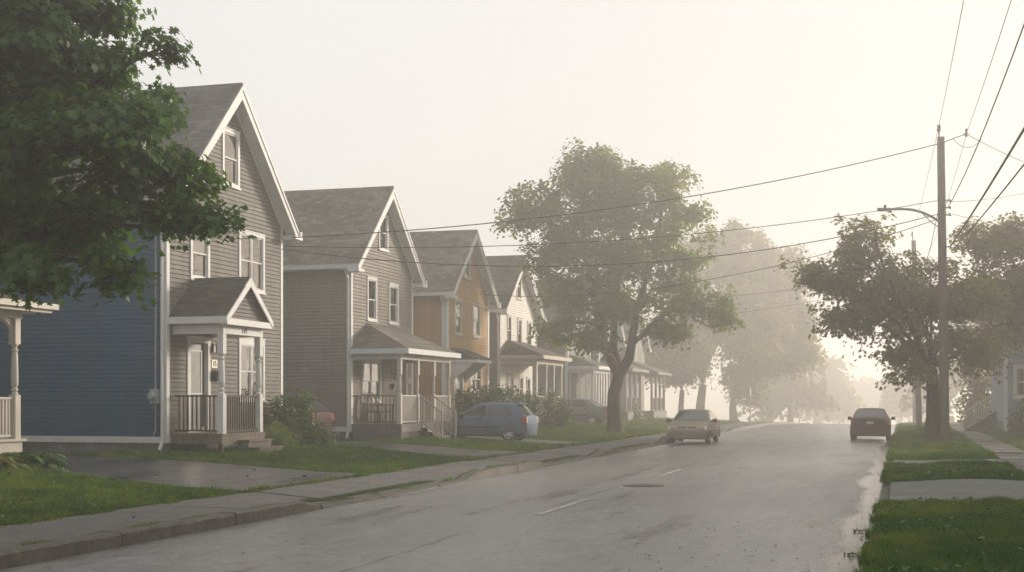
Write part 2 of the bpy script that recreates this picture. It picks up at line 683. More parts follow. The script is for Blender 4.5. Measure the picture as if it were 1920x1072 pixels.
# sidewalks: slab by slab
WALK = concrete_mat('sidewalk_concrete', (.15, .13, .118), .45)
rs = random.Random(3)
m = MB()
y = -12.0
while y < 150:
    w = 1.62
    dz = rs.uniform(-.006, .006)
    t = rs.uniform(-.004, .004)
    z0, z1 = crest(y) + .145 + dz, crest(y + w) + .145 + dz + t
    ya, yb = y + .012, y + w - .012
    m.add([(SL0, ya, z0 - .2), (SL1, ya, z0 - .2), (SL1, yb, z1 - .2), (SL0, yb, z1 - .2), (SL0, ya, z0), (SL1, ya, z0 - .165 + kerb_h_left(ya)), (SL1, yb, z1 - .165 + kerb_h_left(yb)), (SL0, yb, z1)],
          [(4, 5, 6, 7), (0, 1, 5, 4), (1, 2, 6, 5), (2, 3, 7, 6), (3, 0, 4, 7)])
    y += w
tag(m.build('sidewalk', WALK), kind='structure')
m = MB()
y = 4.0
while y < 150:
    w = 1.5
    dz = rs.uniform(-.015, .015); t = rs.uniform(-.012, .012)
    z0, z1 = crest(y) + .19 + dz, crest(y + w) + .19 + dz + t
    ya, yb = y + .012, y + w - .012
    m.add([(SR0, ya, z0 - .2), (SR1, ya, z0 - .2), (SR1, yb, z1 - .2), (SR0, yb, z1 - .2), (SR0, ya, z0), (SR1, ya, z0), (SR1, yb, z1), (SR0, yb, z1)],
          [(4, 5, 6, 7), (0, 1, 5, 4), (1, 2, 6, 5), (2, 3, 7, 6), (3, 0, 4, 7)])
    y += w
tag(m.build('sidewalk', WALK), kind='structure')

# kerbs
KERB = concrete_mat('kerb_concrete', (.15, .127, .104), 1.3, spec=.15)


def kerb_h_right(y):
    h = .085
    for a, b in RAPR:
        h = min(h, .085 - .03 * sstep(a - 1, a, y) * (1 - sstep(b, b + 1, y)))
    return h


def kerb(xin, xout, fh, seed):
    """xin faces the road, xout the verge"""
    r = random.Random(seed)
    m = MB()
    sgn = 1 if xin > xout else -1
    y = -14.0
    while y < 150:
        L = 2.75
        jx = r.uniform(-.012, .012)
        jz = r.uniform(-.006, .006)
        n = 9
        prev = None
        for k in range(n + 1):
            yy = y + .012 + (L - .024) * k / n
            hh = fh(yy) + jz + r.uniform(-.004, .004)
            cz = crest(yy)
            bx = r.uniform(.014, .034)
            ring = [(xin + jx, yy, cz - .15), (xin + jx - sgn * .012, yy, cz + hh - bx), (xin + jx - sgn * (.02 + bx), yy, cz + hh), (xout, yy, cz + hh - .004), (xout, yy, cz - .15)]
            b = len(m.v)
            m.v += ring
            if prev is not None:
                for q in range(4):
                    fidx = (prev + q, prev + q + 1, b + q + 1, b + q)
                    m.f.append(fidx if sgn < 0 else fidx[::-1])
            if k in (0, n):
                m.f.append(tuple(range(b, b + 5)))
            prev = b
        y += L
    return m


tag(kerb(KL, KL - .26, kerb_h_left, 1).build('kerb', KERB), kind='structure')
tag(kerb(KR, KR + .19, kerb_h_right, 2).build('kerb', KERB), kind='structure')

# ------------------------------------------------------------------ vegetation helpers


def leaf_object(name, mat, pos, nrm, size, tint, template, parent=None, rng=None):
    """many small leaf faces as one mesh. pos (N,3), nrm (N,3), size (N,), tint (N,)"""
    rng = rng or np.random.default_rng(0)
    N = len(pos)
    T = np.array(template, dtype=np.float64)
    k = len(T)
    n = nrm / np.linalg.norm(nrm, axis=1, keepdims=True)
    a = rng.normal(size=(N, 3))
    u = a - n * (a * n).sum(1, keepdims=True)
    u /= np.linalg.norm(u, axis=1, keepdims=True)
    w = np.cross(n, u)
    s = size[:, None, None]
    V = pos[:, None, :] + s * (T[None, :, 0:1] * u[:, None, :] + T[None, :, 1:2] * w[:, None, :] + T[None, :, 2:3] * n[:, None, :])
    V = V.reshape(-1, 3)
    me = bpy.data.meshes.new(name)
    me.vertices.add(N * k)
    me.vertices.foreach_set('co', V.ravel().astype(np.float32))
    me.loops.add(N * k)
    me.loops.foreach_set('vertex_index', np.arange(N * k, dtype=np.int32))
    me.polygons.add(N)
    me.polygons.foreach_set('loop_start', (np.arange(N) * k).astype(np.int32))
    me.polygons.foreach_set('loop_total', np.full(N, k, dtype=np.int32))
    at = me.attributes.new('tint', 'FLOAT', 'POINT')
    at.data.foreach_set('value', np.repeat(tint, k).astype(np.float32))
    me.update()
    me.validate()
    me.materials.append(mat)
    o = bpy.data.objects.new(name, me)
    C.objects.link(o)
    if parent: o.parent = parent
    return o


MAPLE = []
for ang, rad in ((-90, .5), (-62, .22), (-35, .52), (-18, .42), (-2, .50), (14, .28), (40, .62), (58, .40), (72, .36), (90, .78), (108, .36), (122, .40), (140, .62), (166, .28), (182, .50), (198, .42), (215, .52), (242, .22)):
    MAPLE.append((rad * math.cos(R(ang)), rad * math.sin(R(ang)), -.10 * rad * rad))
LEAF5 = [(0, -.5, 0), (.42, -.22, -.06), (.34, .3, -.08), (0, .62, -.04), (-.36, .26, -.08), (-.42, -.2, -.06)]
LEAFN = [(0, -.5, -.05), (.13, -.1, 0), (.1, .28, -.02), (0, .6, -.10), (-.1, .28, -.02), (-.13, -.1, 0)]


def limb(a, b, rng, n=7, sag=.12, wob=.06):
    a = Vector(a); b = Vector(b)
    L = (b - a).length
    pts = []
    off = Vector((rng.normal() * wob * L, rng.normal() * wob * L, 0))
    for i in range(n):
        t = i / (n - 1)
        p = a.lerp(b, t)
        p += off * math.sin(math.pi * t) + Vector((0, 0, sag * L * math.sin(math.pi * t)))
        pts.append(p)
    return pts


def tree(name, label, base, trunk, r0, blobs, Z, bark, leafm, n_clump, per, lsize, template, seed, group=None, spread=.33, extra_limbs=(), shell=.5, flat=.55, twigs=.5, fork=None, lsd=.25, cpb=9, brad=.55, minr=.3):
    """trunk: list of world points from the ground up to the fork; blobs: (px, py, rpx, rpy[, dz]) at depth Z"""
    rng = np.random.default_rng(seed)
    root = thing(name, label, 'tree', base, 0, group)
    B = Vector(base)
    B3 = []
    for bl in blobs:
        px, py, rx, ry = bl[:4]
        dz = bl[4] if len(bl) > 4 else rng.uniform(-.9, .9)
        z = Z + dz
        c = atd(px, py, z)
        k_ = z / 2490
        sh_ = brad * .5
        B3.append((c, max(minr, rx * k_ - sh_), max(minr, (rx + ry) / 2 * k_ * 1.05 - sh_), max(minr, ry * k_ - sh_ * .6)))
    m = MB()
    tp = [Vector(p) for p in trunk]
    L = len(tp)
    rad = [r0 * (1.0 - .28 * i / max(1, L - 1)) for i in range(L)]
    # flare at the roots
    pts = [tp[0] - Vector((0, 0, .15)), tp[0] + (tp[1] - tp[0]) * .04, tp[0] + (tp[1] - tp[0]) * .14] + tp[1:]
    rr = [r0 * 1.75, r0 * 1.38, r0 * 1.08] + rad[1:]
    m.tube([p - B for p in pts], rr, 12)
    forkp = tp[-1]
    limbs = []
    for lp, la, lb in extra_limbs:
        lp = [Vector(p) for p in lp]
        rads = [la + (lb - la) * i / (len(lp) - 1) for i in range(len(lp))]
        m.tube([p - B for p in lp], rads, 9)
        limbs.append((lp, rads))
    starts = [(forkp, r0 * .5)]
    for lp, rads in limbs:
        starts += [(p, q) for p, q in zip(lp[1:], rads[1:])]
    for i, (c, rx, ry, rz) in enumerate(B3):
        s, q = min(starts, key=lambda sq: (sq[0] - c).length + (0 if sq[0].z < c.z + .3 else 2))
        pl = limb(s, c, rng)
        q0 = min(q * .7, r0 * .24)
        rads = [q0 + (.025 - q0) * k / (len(pl) - 1) for k in range(len(pl))]
        m.tube([p - B for p in pl], rads, 6)
        limbs.append((pl, rads))
    lp_pts = [p for pl, _ in limbs for p in pl]
    vols = np.array([rx * ry * rz for _, rx, ry, rz in B3]) ** .72
    vols /= vols.sum()
    # every mass is broken into boughs; each bough carries its own leaf sprays
    boughs = []
    nb = max(len(B3), int(n_clump / cpb))
    for (c, rx, ry, rz), n in zip(B3, rng.multinomial(nb - len(B3), vols) + 1):
        for _ in range(n):
            d = rng.normal(size=3)
            d /= np.linalg.norm(d)
            q = shell + (1.0 - shell) * rng.random() ** .7
            rel = d * q * np.array([rx, ry, rz])
            bc = np.array(c) + rel
            boughs.append((bc, rel / max(1e-3, np.linalg.norm(rel))))
    nc = lambda: float(np.clip(rng.normal(), -1.5, 1.5))
    P, Nn, S, T = [], [], [], []
    for bc, od in boughs:
        bt = rng.random()
        hv = od * np.array([1, 1, 0])
        hv = hv / max(1e-3, np.linalg.norm(hv))
        bl = brad * rng.uniform(.6, 1.3)
        pv = Vector(bc)
        s_ = min(lp_pts, key=lambda p: (p - pv).length_squared)
        if rng.random() < twigs and (s_ - pv).length > .15:
            m.tube([p - B for p in limb(s_, pv, rng, 5, .05)], [.04, .032, .022, .014, .006], 4, False)
        for _ in range(max(2, int(cpb * rng.uniform(.6, 1.4)))):
            # sprays lie along the outward axis, in a flat layer
            cc = bc + hv * nc() * bl + np.cross(hv, [0, 0, 1.]) * nc() * bl * .75 + np.array([0, 0, nc() * bl * .42])
            cs = spread * rng.uniform(.6, 1.35)
            k = max(4, int(per * rng.uniform(.6, 1.4)))
            o = np.clip(rng.normal(size=(k, 3)), -1.7, 1.7) * np.array([cs, cs, cs * flat])
            o[:, 2] -= .35 * (o[:, 0] ** 2 + o[:, 1] ** 2) / max(cs, .05)
            P.append(cc + o)
            Nn.append(od * .5 + np.array([0, 0, .8]) + np.array([o[:, 0], o[:, 1], o[:, 2] * 0]).T / cs * .55 + rng.normal(size=(k, 3)) * .4)
            S.append(lsize * np.clip(rng.normal(1, lsd, k), .45, 1.6))
            T.append(np.clip(bt * .45 + rng.random(k) * .55, 0, 1))
    o = m.build('trunk', bark, root, smooth=60)
    P = np.concatenate(P) - np.array(B)
    crown = leaf_object('crown', leafm, P, np.concatenate(Nn), np.concatenate(S), np.concatenate(T), template, root, rng)
    return root


def shrub(name, label, blobs, n, lsize, mat, seed, cat='shrub', group=None, template=LEAF5, stems=True, upright=False, flowers=0):
    """blobs: (x, y, z, rx, ry, rz) in world space"""
    rng = np.random.default_rng(seed)
    b0 = blobs[0]
    base = Vector((b0[0], b0[1], lawn(b0[0], b0[1])))
    root = thing(name, label, cat, base, 0, group)
    P, Nn = [], []
    vols = np.array([b[3] * b[4] * b[5] for b in blobs]) ** .75
    vols /= vols.sum()
    cl = max(1, n // 22)
    for b, k in zip(blobs, rng.multinomial(cl, vols)):
        for _ in range(k):
            d = rng.normal(size=3)
            d /= np.linalg.norm(d)
            q = .45 + .6 * rng.random() ** .6
            c = np.array(b[:3]) + d * q * np.array(b[3:6])
            o = rng.normal(size=(22, 3)) * (.10 + .05 * b[3])
            P.append(c + o)
            Nn.append(d * .8 + np.array([0, 0, .6]) + rng.normal(size=(22, 3)) * .6)
    P = np.concatenate(P); Nn = np.concatenate(Nn)
    keep = P[:, 2] > base.z - .02
    P, Nn = P[keep], Nn[keep]
    k = len(P)
    m = MB()
    for b in blobs:
        for _ in range(7):
            e = Vector((b[0] + rng.normal() * b[3] * .5, b[1] + rng.normal() * b[4] * .5, b[2] + rng.uniform(-.3, .6) * b[5]))
            s = Vector((b[0] + rng.normal() * .12, b[1] + rng.normal() * .12, base.z - .05))
            m.tube([p - base for p in limb(s, e, rng, 5, .05)], [.022, .018, .014, .01, .004], 4, False)
    m.build('stem', BARK, root)
    leaf_object('foliage', mat, P - np.array(base), Nn, lsize * np.clip(rng.normal(1, .25, k), .5, 1.6), np.clip(rng.random(k) * .6 + .4 * rng.random(), 0, 1), template, root, rng)
    if flowers:
        f = rng.choice(k, flowers, replace=False)
        leaf_object('blossom', plain('white_blossom', (.75, .74, .7), .7), P[f] - np.array(base) + np.array([0.03, -.05, .04]), np.tile(np.array([.4, -.8, .4]), (flowers, 1)) + rng.normal(size=(flowers, 3)) * .2, np.full(flowers, .05), np.ones(flowers), LEAF5, root, rng)
    return root


def strap_plant(name, label, spots, n, mat, seed, L=.34, w=.09, cat='plant'):
    """clumps of broad arching leaves (hosta like); spots (x, y)"""
    rng = random.Random(seed)
    x0, y0 = spots[0]
    base = Vector((x0, y0, lawn(x0, y0)))
    root = thing(name, label, cat, base)
    m = MB()
    tints = []
    for sx, sy in spots:
        for _ in range(n):
            a = rng.uniform(0, 2 * math.pi)
            el = rng.uniform(.35, 1.25)
            l = L * rng.uniform(.65, 1.25)
            d = Vector((math.cos(a), math.sin(a), 0))
            side = Vector((-d.y, d.x, 0))
            p = Vector((sx + rng.gauss(0, .05), sy + rng.gauss(0, .05), lawn(sx, sy) - .02)) - base
            b = len(m.v)
            ws = w * rng.uniform(.7, 1.2)
            ang = el
            K = 6
            tv = rng.random()
            for k in range(K):
                t = k / (K - 1)
                wd = ws * (.18 if t < .3 else math.sin(math.pi * min(1, (t - .2) / .8)) ** .7 * .5 + .02)
                up = Vector((0, 0, 1)) * .25 * wd
                m.v += [tuple(p - side * wd + up), tuple(p), tuple(p + side * wd + up)]
                tints += [tv] * 3
                if k:
                    q = b + (k - 1) * 3
                    m.f += [(q, q + 1, q + 4, q + 3), (q + 1, q + 2, q + 5, q + 4)]
                st = l / (K - 1)
                p = p + d * math.cos(ang) * st + Vector((0, 0, math.sin(ang) * st))
                ang -= .42
    o = m.build('foliage', mat, root, smooth=80)
    at = o.data.attributes.new('tint', 'FLOAT', 'POINT')
    at.data.foreach_set('value', np.array(tints, dtype=np.float32))
    return root


BARK = bark_mat('tree_bark', (.085, .068, .052))
L_NEAR = leaf_mat('maple_leaf', (.022, .07, .008), (.085, .165, .02), (.19, .10, .02), .5)
L_MID = leaf_mat('street_tree_leaf', (.10, .15, .012), (.19, .24, .02), None, .48)
L_DARK = leaf_mat('dark_tree_leaf', (.115, .105, .008), (.2, .175, .012), None, .55)
L_BUSH = leaf_mat('bush_leaf', (.04, .09, .015), (.105, .17, .03), None, .3)
L_BUSH2 = leaf_mat('yellow_green_leaf', (.09, .16, .018), (.19, .26, .035), None, .35)
L_HOSTA = leaf_mat('hosta_leaf', (.04, .10, .02), (.11, .20, .04), None, .25)
L_HOSTA2 = leaf_mat('pale_hosta_leaf', (.10, .13, .03), (.26, .27, .08), None, .3)

# ------------------------------------------------------------------ lawns (grass blades)


def vnoise(x, y, s, seed):
    rng = np.random.default_rng(seed)
    G = rng.random((64, 64))
    u, v = (x / s) % 64, (y / s) % 64
    i, j = np.floor(u).astype(int), np.floor(v).astype(int)
    fu, fv = u - i, v - j
    fu = fu * fu * (3 - 2 * fu); fv = fv * fv * (3 - 2 * fv)
    i2, j2 = (i + 1) % 64, (j + 1) % 64
    i %= 64; j %= 64
    return (G[i, j] * (1 - fu) + G[i2, j] * fu) * (1 - fv) + (G[i, j2] * (1 - fu) + G[i2, j2] * fu) * fv


def grass(rects, mat, seed, hgt=(.045, .10), wid=.006, cond=None, hmul=None):
    rng = np.random.default_rng(seed)
    PX, PY, SCL = [], [], []
    for x0, x1, y0, y1, n, scl in rects:
        PX.append(rng.uniform(x0, x1, n)); PY.append(rng.uniform(y0, y1, n)); SCL.append(np.full(n, scl))
    x = np.concatenate(PX); y = np.concatenate(PY); scl = np.concatenate(SCL)
    clump = vnoise(x, y, .16, seed + 5)
    keep = np.array([(not in_drive(a, b, -.03 + .10 * c)) and (cond is None or cond(a, b)) for a, b, c in zip(x, y, clump)])
    x, y, scl, clump = x[keep], y[keep], scl[keep], clump[keep]
    N = len(x)
    z = np.array([lawn(a, b) for a, b in zip(x, y)]) - .01
    big = vnoise(x, y, .9, seed + 1)
    mid = vnoise(x, y, .3, seed + 2)
    tuft = np.clip((vnoise(x, y, .45, seed + 9) - .62) * 3.5, 0, 1)
    h = rng.uniform(*hgt, N) * (.3 + .75 * clump + .4 * big + .75 * tuft) * scl
    if hmul is not None:
        h *= hmul(x, y)
    a = rng.uniform(0, 2 * np.pi, N)
    lean = rng.uniform(.15, 1.0, N) * h
    wd = wid * scl * rng.uniform(.7, 1.3, N)
    dx, dy = np.cos(a), np.sin(a)
    fa = a + np.pi / 2 + rng.normal(0, .3, N)
    sx, sy = np.cos(fa), np.sin(fa)
    V = np.zeros((N, 5, 3))
    for k, (t, ww) in enumerate(((0, -1), (0, 1), (.55, .7), (.55, -.7), (1, 0))):
        V[:, k, 0] = x + sx * wd * ww * .5 + dx * lean * t ** 1.8
        V[:, k, 1] = y + sy * wd * ww * .5 + dy * lean * t ** 1.8
        V[:, k, 2] = z + h * t * (1 - .12 * t)
    me = bpy.data.meshes.new('grass')
    me.vertices.add(N * 5)
    me.vertices.foreach_set('co', V.ravel().astype(np.float32))
    idx = np.arange(N)[:, None] * 5
    loops = np.concatenate([idx + np.array([[0, 1, 2, 3]]), idx + np.array([[3, 2, 4]])], axis=1).ravel()
    me.loops.add(len(loops))
    me.loops.foreach_set('vertex_index', loops.astype(np.int32))
    me.polygons.add(N * 2)
    ls = (np.arange(N)[:, None] * 7 + np.array([[0, 4]])).ravel()
    me.polygons.foreach_set('loop_start', ls.astype(np.int32))
    me.polygons.foreach_set('loop_total', np.tile([4, 3], N).astype(np.int32))
    tint = np.clip(.22 + .9 * (big - .5) + .75 * (mid - .5) + .45 * (clump - .5) - .3 * tuft + rng.normal(0, .14, N), 0, .9)
    dead = rng.random(N) < (.02 + .10 * (big > .72))
    tint[dead] = 1.0
    at = me.attributes.new('tint', 'FLOAT', 'POINT')
    at.data.foreach_set('value', np.repeat(tint, 5).astype(np.float32))
    me.update(); me.validate()
    me.materials.append(mat)
    o = bpy.data.objects.new('grass', me)
    C.objects.link(o)
    tag(o, kind='stuff')
    return o


L_GRASS = leaf_mat('grass_blade', (.045, .115, .008), (.17, .23, .028), (.26, .21, .07), .3, .015)
L_GRASS.node_tree.nodes
grass([(KR + .13, SR0 + .05, 10.5, 16, 46000, 1), (KR + .13, SR0 + .05, 16, 21, 30000, 1), (KR + .05, KR + .16, 10.5, 50, 6000, 1), (KR + .17, SR0 + .05, 25.6, 33.1, 32000, 1.15),
       (KR + .17, SR0 + .05, 35.2, 48, 34000, 1.4), (KR + .17, SR0 + .05, 48, 80, 26000, 2.0), (SR1, 9, 20, 50, 26000, 1.5), (SR1, 9, 50, 80, 12000, 2.2)],
      L_GRASS, 11, (.045, .11), .009)
grass([(-17.6, SL0 + .03, 11, 22, 60000, 1.1), (-17.6, SL0 + .03, 22, 35, 52000, 1.2), (-19, -17.6, 25, 30, 6000, 1.4), (-17.9, SL0 + .03, 35, 48, 48000, 1.4),
       (-17.9, SL0 + .03, 48, 60, 30000, 1.8), (-17.9, SL0 + .03, 60, 92, 34000, 2.4), (-26, -17.9, 36, 41.3, 7000, 1.6)],
      L_GRASS, 12, (.045, .10), .009)
# weeds along the joint between kerb and sidewalk
grass([(-9.04, -8.86, 9, 32, 12000, 1.0), (-9.04, -8.86, 32, 60, 6000, 1.4), (KR + .13, KR + .24, 19, 36, 3500, 1.1), (SR0 - .05, SR0 + .03, 14, 40, 1500, 1.1)], L_BUSH2, 13, (.03, .075),
      hmul=lambda x, y: .25 + 1.4 * np.clip((vnoise(y, y * 0 + 3, .35, 8) - .35) * 2.0, 0, 1))

# ragged lawn edges creeping over the paving
grass([(SL0 - .02, SL0 + .12, 11, 34, 7000, 1.0), (SL0 - .02, SL0 + .12, 34, 60, 4000, 1.5), (SR0 - .1, SR0 + .08, 12, 60, 5000, 1.3), (SR1 - .08, SR1 + .1, 20, 60, 4000, 1.5), (KR - .02, KR + .2, 10, 20.6, 5200, 1.1), (KR - .02, KR + .2, 26, 33, 2600, 1.2), (KR - .02, KR + .2, 35.5, 60, 4000, 1.6)],
      L_GRASS, 15, (.03, .09), .009, hmul=lambda x, y: .15 + 1.5 * np.clip((vnoise(x + y, y, .4, 18) - .45) * 2.6, 0, 1))


def scatter_leaves(name, n, xr, yr, size, mat, seed, up=.012, cond=None):
    """flat leaves or flower heads lying on the lawns and paving"""
    rng = np.random.default_rng(seed)
    P = []
    while len(P) < n:
        x, y = rng.uniform(*xr), rng.uniform(*yr)
        if cond and not cond(x, y): continue
        z = lawn(x, y)
        if SL0 < x < SL1: z = crest(y) + .15
        if SR0 < x < SR1: z = crest(y) + .2
        P.append((x, y, z + up * rng.uniform(.7, 1.3)))
    k = len(P)
    return leaf_object(name, mat, np.array(P), np.tile([0, 0, 1.], (k, 1)) + rng.normal(size=(k, 3)) * .35, size * np.clip(rng.normal(1, .3, k), .4, 1.8), rng.random(k), LEAF5, None, rng)


DEAD = leaf_mat('fallen_leaf', (.06, .04, .015), (.22, .13, .035), None, .1)
for k_, (n_, xr_, yr_) in enumerate(((70, (-17, -8.9), (12, 34)), (55, (KR, 5), (11, 40)))):
    tag(scatter_leaves('leaf_litter', n_, xr_, yr_, .055, DEAD, 50 + k_, .05), kind='stuff')
CLOVER = plain('clover_head', (.62, .62, .52), .8)
nd = lambda x, y: not in_drive(x, y, .1)
tag(scatter_leaves('clover_flowers', 90, (-17, -10.7), (12, 21), .03, CLOVER, 61, .085, nd), kind='stuff')
tag(scatter_leaves('clover_flowers', 40, (-.1, 2.2), (11, 33), .022, CLOVER, 62, .085, nd), kind='stuff')
# broad leaved weeds between the blades
L_WEED = leaf_mat('weed_leaf', (.04, .10, .015), (.13, .20, .035), None, .25)
for k_, (n_, xr_, yr_) in enumerate(((1500, (-.1, 2.2), (10.8, 33)), (1500, (-17, -10.6), (12, 33)))):
    rg = np.random.default_rng(70 + k_)
    cx_ = rg.uniform(*xr_, 70); cy_ = rg.uniform(*yr_, 70)
    ii = rg.integers(0, 70, n_)
    P = np.stack([cx_[ii] + rg.normal(size=n_) * .09, cy_[ii] + rg.normal(size=n_) * .10, np.zeros(n_)], 1)
    P = np.array([(p[0], p[1], lawn(p[0], p[1]) + rg.uniform(.03, .09)) for p in P if not in_drive(p[0], p[1], .05) and xr_[0] < p[0] < xr_[1]])
    n2_ = len(P)
    tag(leaf_object('weeds', L_WEED, P, np.tile([0, 0, 1.], (n2_, 1)) + rg.normal(size=(n2_, 3)) * .45, np.clip(rg.normal(.05, .015, n2_), .02, .09), rg.random(n2_), LEAF5, None, rg), kind='stuff')

#PART2
# ------------------------------------------------------------------ houses


class Frame:
    """wall plane in house space: u along the wall, n outward, z up"""

    def __init__(s, o, u, n):
        s.o, s.u, s.n = Vector(o), Vector(u), Vector(n)

    def p(s, u, n, z):
        return s.o + s.u * u + s.n * n + Vector((0, 0, z))


def fbox(mb, F, u0, u1, n0, n1, z0, z1):
    P = [F.p(u, n, z) for z in (z0, z1) for u, n in ((u0, n0), (u1, n0), (u1, n1), (u0, n1))]
    mb.add(P, [(0, 3, 2, 1), (4, 5, 6, 7), (0, 1, 5, 4), (1, 2, 6, 5), (2, 3, 7, 6), (3, 0, 4, 7)])


def siding(F, ext, z0, z1, holes, pitch=.115):
    mb = MB()
    z = z0
    while z < z1 - .01:
        zb = min(z + pitch, z1)
        a0, b0 = ext(z); a1, b1 = ext(zb)
        if b0 - a0 < .05: break
        if b1 < a1: a1 = b1 = (a1 + b1) / 2
        zm = (z + zb) / 2
        cuts = sorted([(h[0], h[1]) for h in holes if h[2] < zm < h[3]])
        segs = []
        cur = None
        edges = [('a', None)]
        start = 0.0
        lims = []
        pos = None
        # intervals between the holes
        left = 'start'
        for c in cuts:
            lims.append((left, c[0]))
            left = c[1]
        lims.append((left, 'end'))
        for l, r in lims:
            ul0 = a0 if l == 'start' else l
            ul1 = a1 if l == 'start' else l
            ur0 = b0 if r == 'end' else r
            ur1 = b1 if r == 'end' else r
            if ur0 - ul0 < .01: continue
            ur1 = max(ur1, ul1)
            gp_ = .017
            kf = 1 - gp_ / (zb - z)
            um0, um1 = ul0 + (ul1 - ul0) * kf, ur0 + (ur1 - ur0) * kf
            P = [F.p(ul0, .024, z), F.p(ur0, .024, z), F.p(um1, .012, zb - gp_), F.p(um0, .012, zb - gp_), F.p(ul0, -.02, z), F.p(ur0, -.02, z),
                 F.p(um0, -.02, zb - gp_), F.p(um1, -.02, zb - gp_), F.p(ur1, -.02, zb), F.p(ul1, -.02, zb)]
            mb.add(P, [(0, 1, 2, 3), (4, 5, 1, 0), (3, 2, 7, 6), (6, 7, 8, 9)])
        z = zb
    return mb


def window(par, F, u0, u1, z0, z1, style='single', trim=.10, T=None, blind=.5, curtain=True, open_wall=True, head=0.0):
    """u0..z1: outside of the casing. glass parts are sub-parts"""
    T = T or TRIM
    m = MB()
    pr = .05
    fbox(m, F, u0, u0 + trim, -.02, pr, z0, z1)
    fbox(m, F, u1 - trim, u1, -.02, pr, z0, z1)
    fbox(m, F, u0 + trim, u1 - trim, -.02, pr, z1 - trim - head, z1)
    fbox(m, F, u0 + trim, u1 - trim, -.02, pr, z0, z0 + trim * .8)
    fbox(m, F, u0 - .03, u1 + .03, -.02, pr + .035, z0 - .045, z0 - .002)
    fbox(m, F, u0 - .02, u1 + .02, -.02, pr + .02, z1 + .002, z1 + .03)
    w = m.build('window', T, par)
    a, b = u0 + trim, u1 - trim
    c, d = z0 + trim * .8, z1 - trim - head
    zm = (c + d) / 2
    s = MB()
    t = .038
    cols = [(a, b)] if style != 'double' else [(a, (a + b) / 2 - .02), ((a + b) / 2 + .02, b)]
    if style == 'double':
        fbox(s, F, (a + b) / 2 - .02, (a + b) / 2 + .02, -.03, .03, c, d)
    for ca, cb in cols:
        for lo, hi, n0, n1 in ((c, zm + .02, -.045, -.01), (zm - .015, d, -.015, .018)):
            fbox(s, F, ca, ca + t, n0, n1, lo, hi)
            fbox(s, F, cb - t, cb, n0, n1, lo, hi)
            fbox(s, F, ca + t, cb - t, n0, n1, lo, lo + t)
            fbox(s, F, ca + t, cb - t, n0, n1, hi - t, hi)
    s.build('sash', T, w)
    gm = MB()
    for ca, cb in cols:
        gm.quad(F.p(ca + t, -.03, c + t), F.p(cb - t, -.03, c + t), F.p(cb - t, -.03, zm - .02), F.p(ca + t, -.03, zm - .02))
        gm.quad(F.p(ca + t, 0, zm + .02), F.p(cb - t, 0, zm + .02), F.p(cb - t, 0, d - t), F.p(ca + t, 0, d - t))
    gm.build('pane', GLASS, w)
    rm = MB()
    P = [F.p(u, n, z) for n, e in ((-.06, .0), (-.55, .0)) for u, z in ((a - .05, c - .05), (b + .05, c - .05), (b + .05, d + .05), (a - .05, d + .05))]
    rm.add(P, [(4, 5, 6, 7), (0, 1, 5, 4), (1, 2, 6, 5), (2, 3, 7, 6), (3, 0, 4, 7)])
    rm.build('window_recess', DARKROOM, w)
    if blind:
        bm_ = MB()
        zb = d - (d - c) * blind
        fbox(bm_, F, a + .01, b - .01, -.09, -.075, zb, d + .03)
        bm_.build('blind', BLIND, w)
    if curtain:
        cm = MB()
        n = 14
        def fold(ua, ub):
            pts = []
            for i in range(n + 1):
                u = ua + (ub - ua) * i / n
                pts.append((u, -.14 + .022 * math.sin(i * 1.9)))
            for (p, q) in zip(pts[:-1], pts[1:]):
                cm.quad(F.p(p[0], p[1], c - .03), F.p(q[0], q[1], c - .03), F.p(q[0], q[1], d), F.p(p[0], p[1], d))
        W = b - a
        fold(a, a + W * (.34 if curtain is True else curtain))
        fold(b - W * (.3 if curtain is True else curtain), b)
        cm.build('curtain', CURT, w)
    return w


def post(par, x, y, z0, z1, s=.14, mat=None, lo=.95, hi=.42, plainpost=False):
    m = MB()
    h = s / 2
    if plainpost:
        m.box(x - h, x + h, y - h, y + h, z0, z1)
        m.box(x - h - .02, x + h + .02, y - h - .02, y + h + .02, z1 - .1, z1 - .003)
    else:
        m.box(x - h, x + h, y - h, y + h, z0, z0 + lo)
        m.box(x - h, x + h, y - h, y + h, z1 - hi, z1)
        a, b = z0 + lo, z1 - hi
        L = b - a
        r = h * .95
        pr = [(r * .95, 0), (r * .95, .03), (r * .62, .06), (r * .9, .09), (r * .9, .115), (r * .65, .14), (r * .65, .17), (r * .92, .20), (r * .96, L * .35), (r * .8, L - .2),
              (r * .62, L - .17), (r * .9, L - .14), (r * .9, L - .11), (r * .62, L - .085), (r * .62, L - .06), (r * .95, L - .03), (r * .95, L)]
        m.lathe((x, y, a), pr, 14)
    return m.build('porch_post', mat or TRIM, par, smooth=40)


def railing(par, p0, p1, h, mat, gap=.11, bal=.03, rail=.055, low=.07, name='railing'):
    m = MB()
    p0, p1 = Vector(p0), Vector(p1)
    up = Vector((0, 0, 1))
    m.bar(p0 + up * h, p1 + up * h, rail, rail * .8)
    m.bar(p0 + up * low, p1 + up * low, rail * .75, rail * .8)
    L = (p1 - p0).length
    n = max(2, int(L / gap))
    for i in range(1, n):
        q = p0.lerp(p1, i / n)
        m.bar(q + up * low, q + up * (h - rail * .3), bal, bal, up=(1, 0, 0))
    return m.build(name, mat, par)


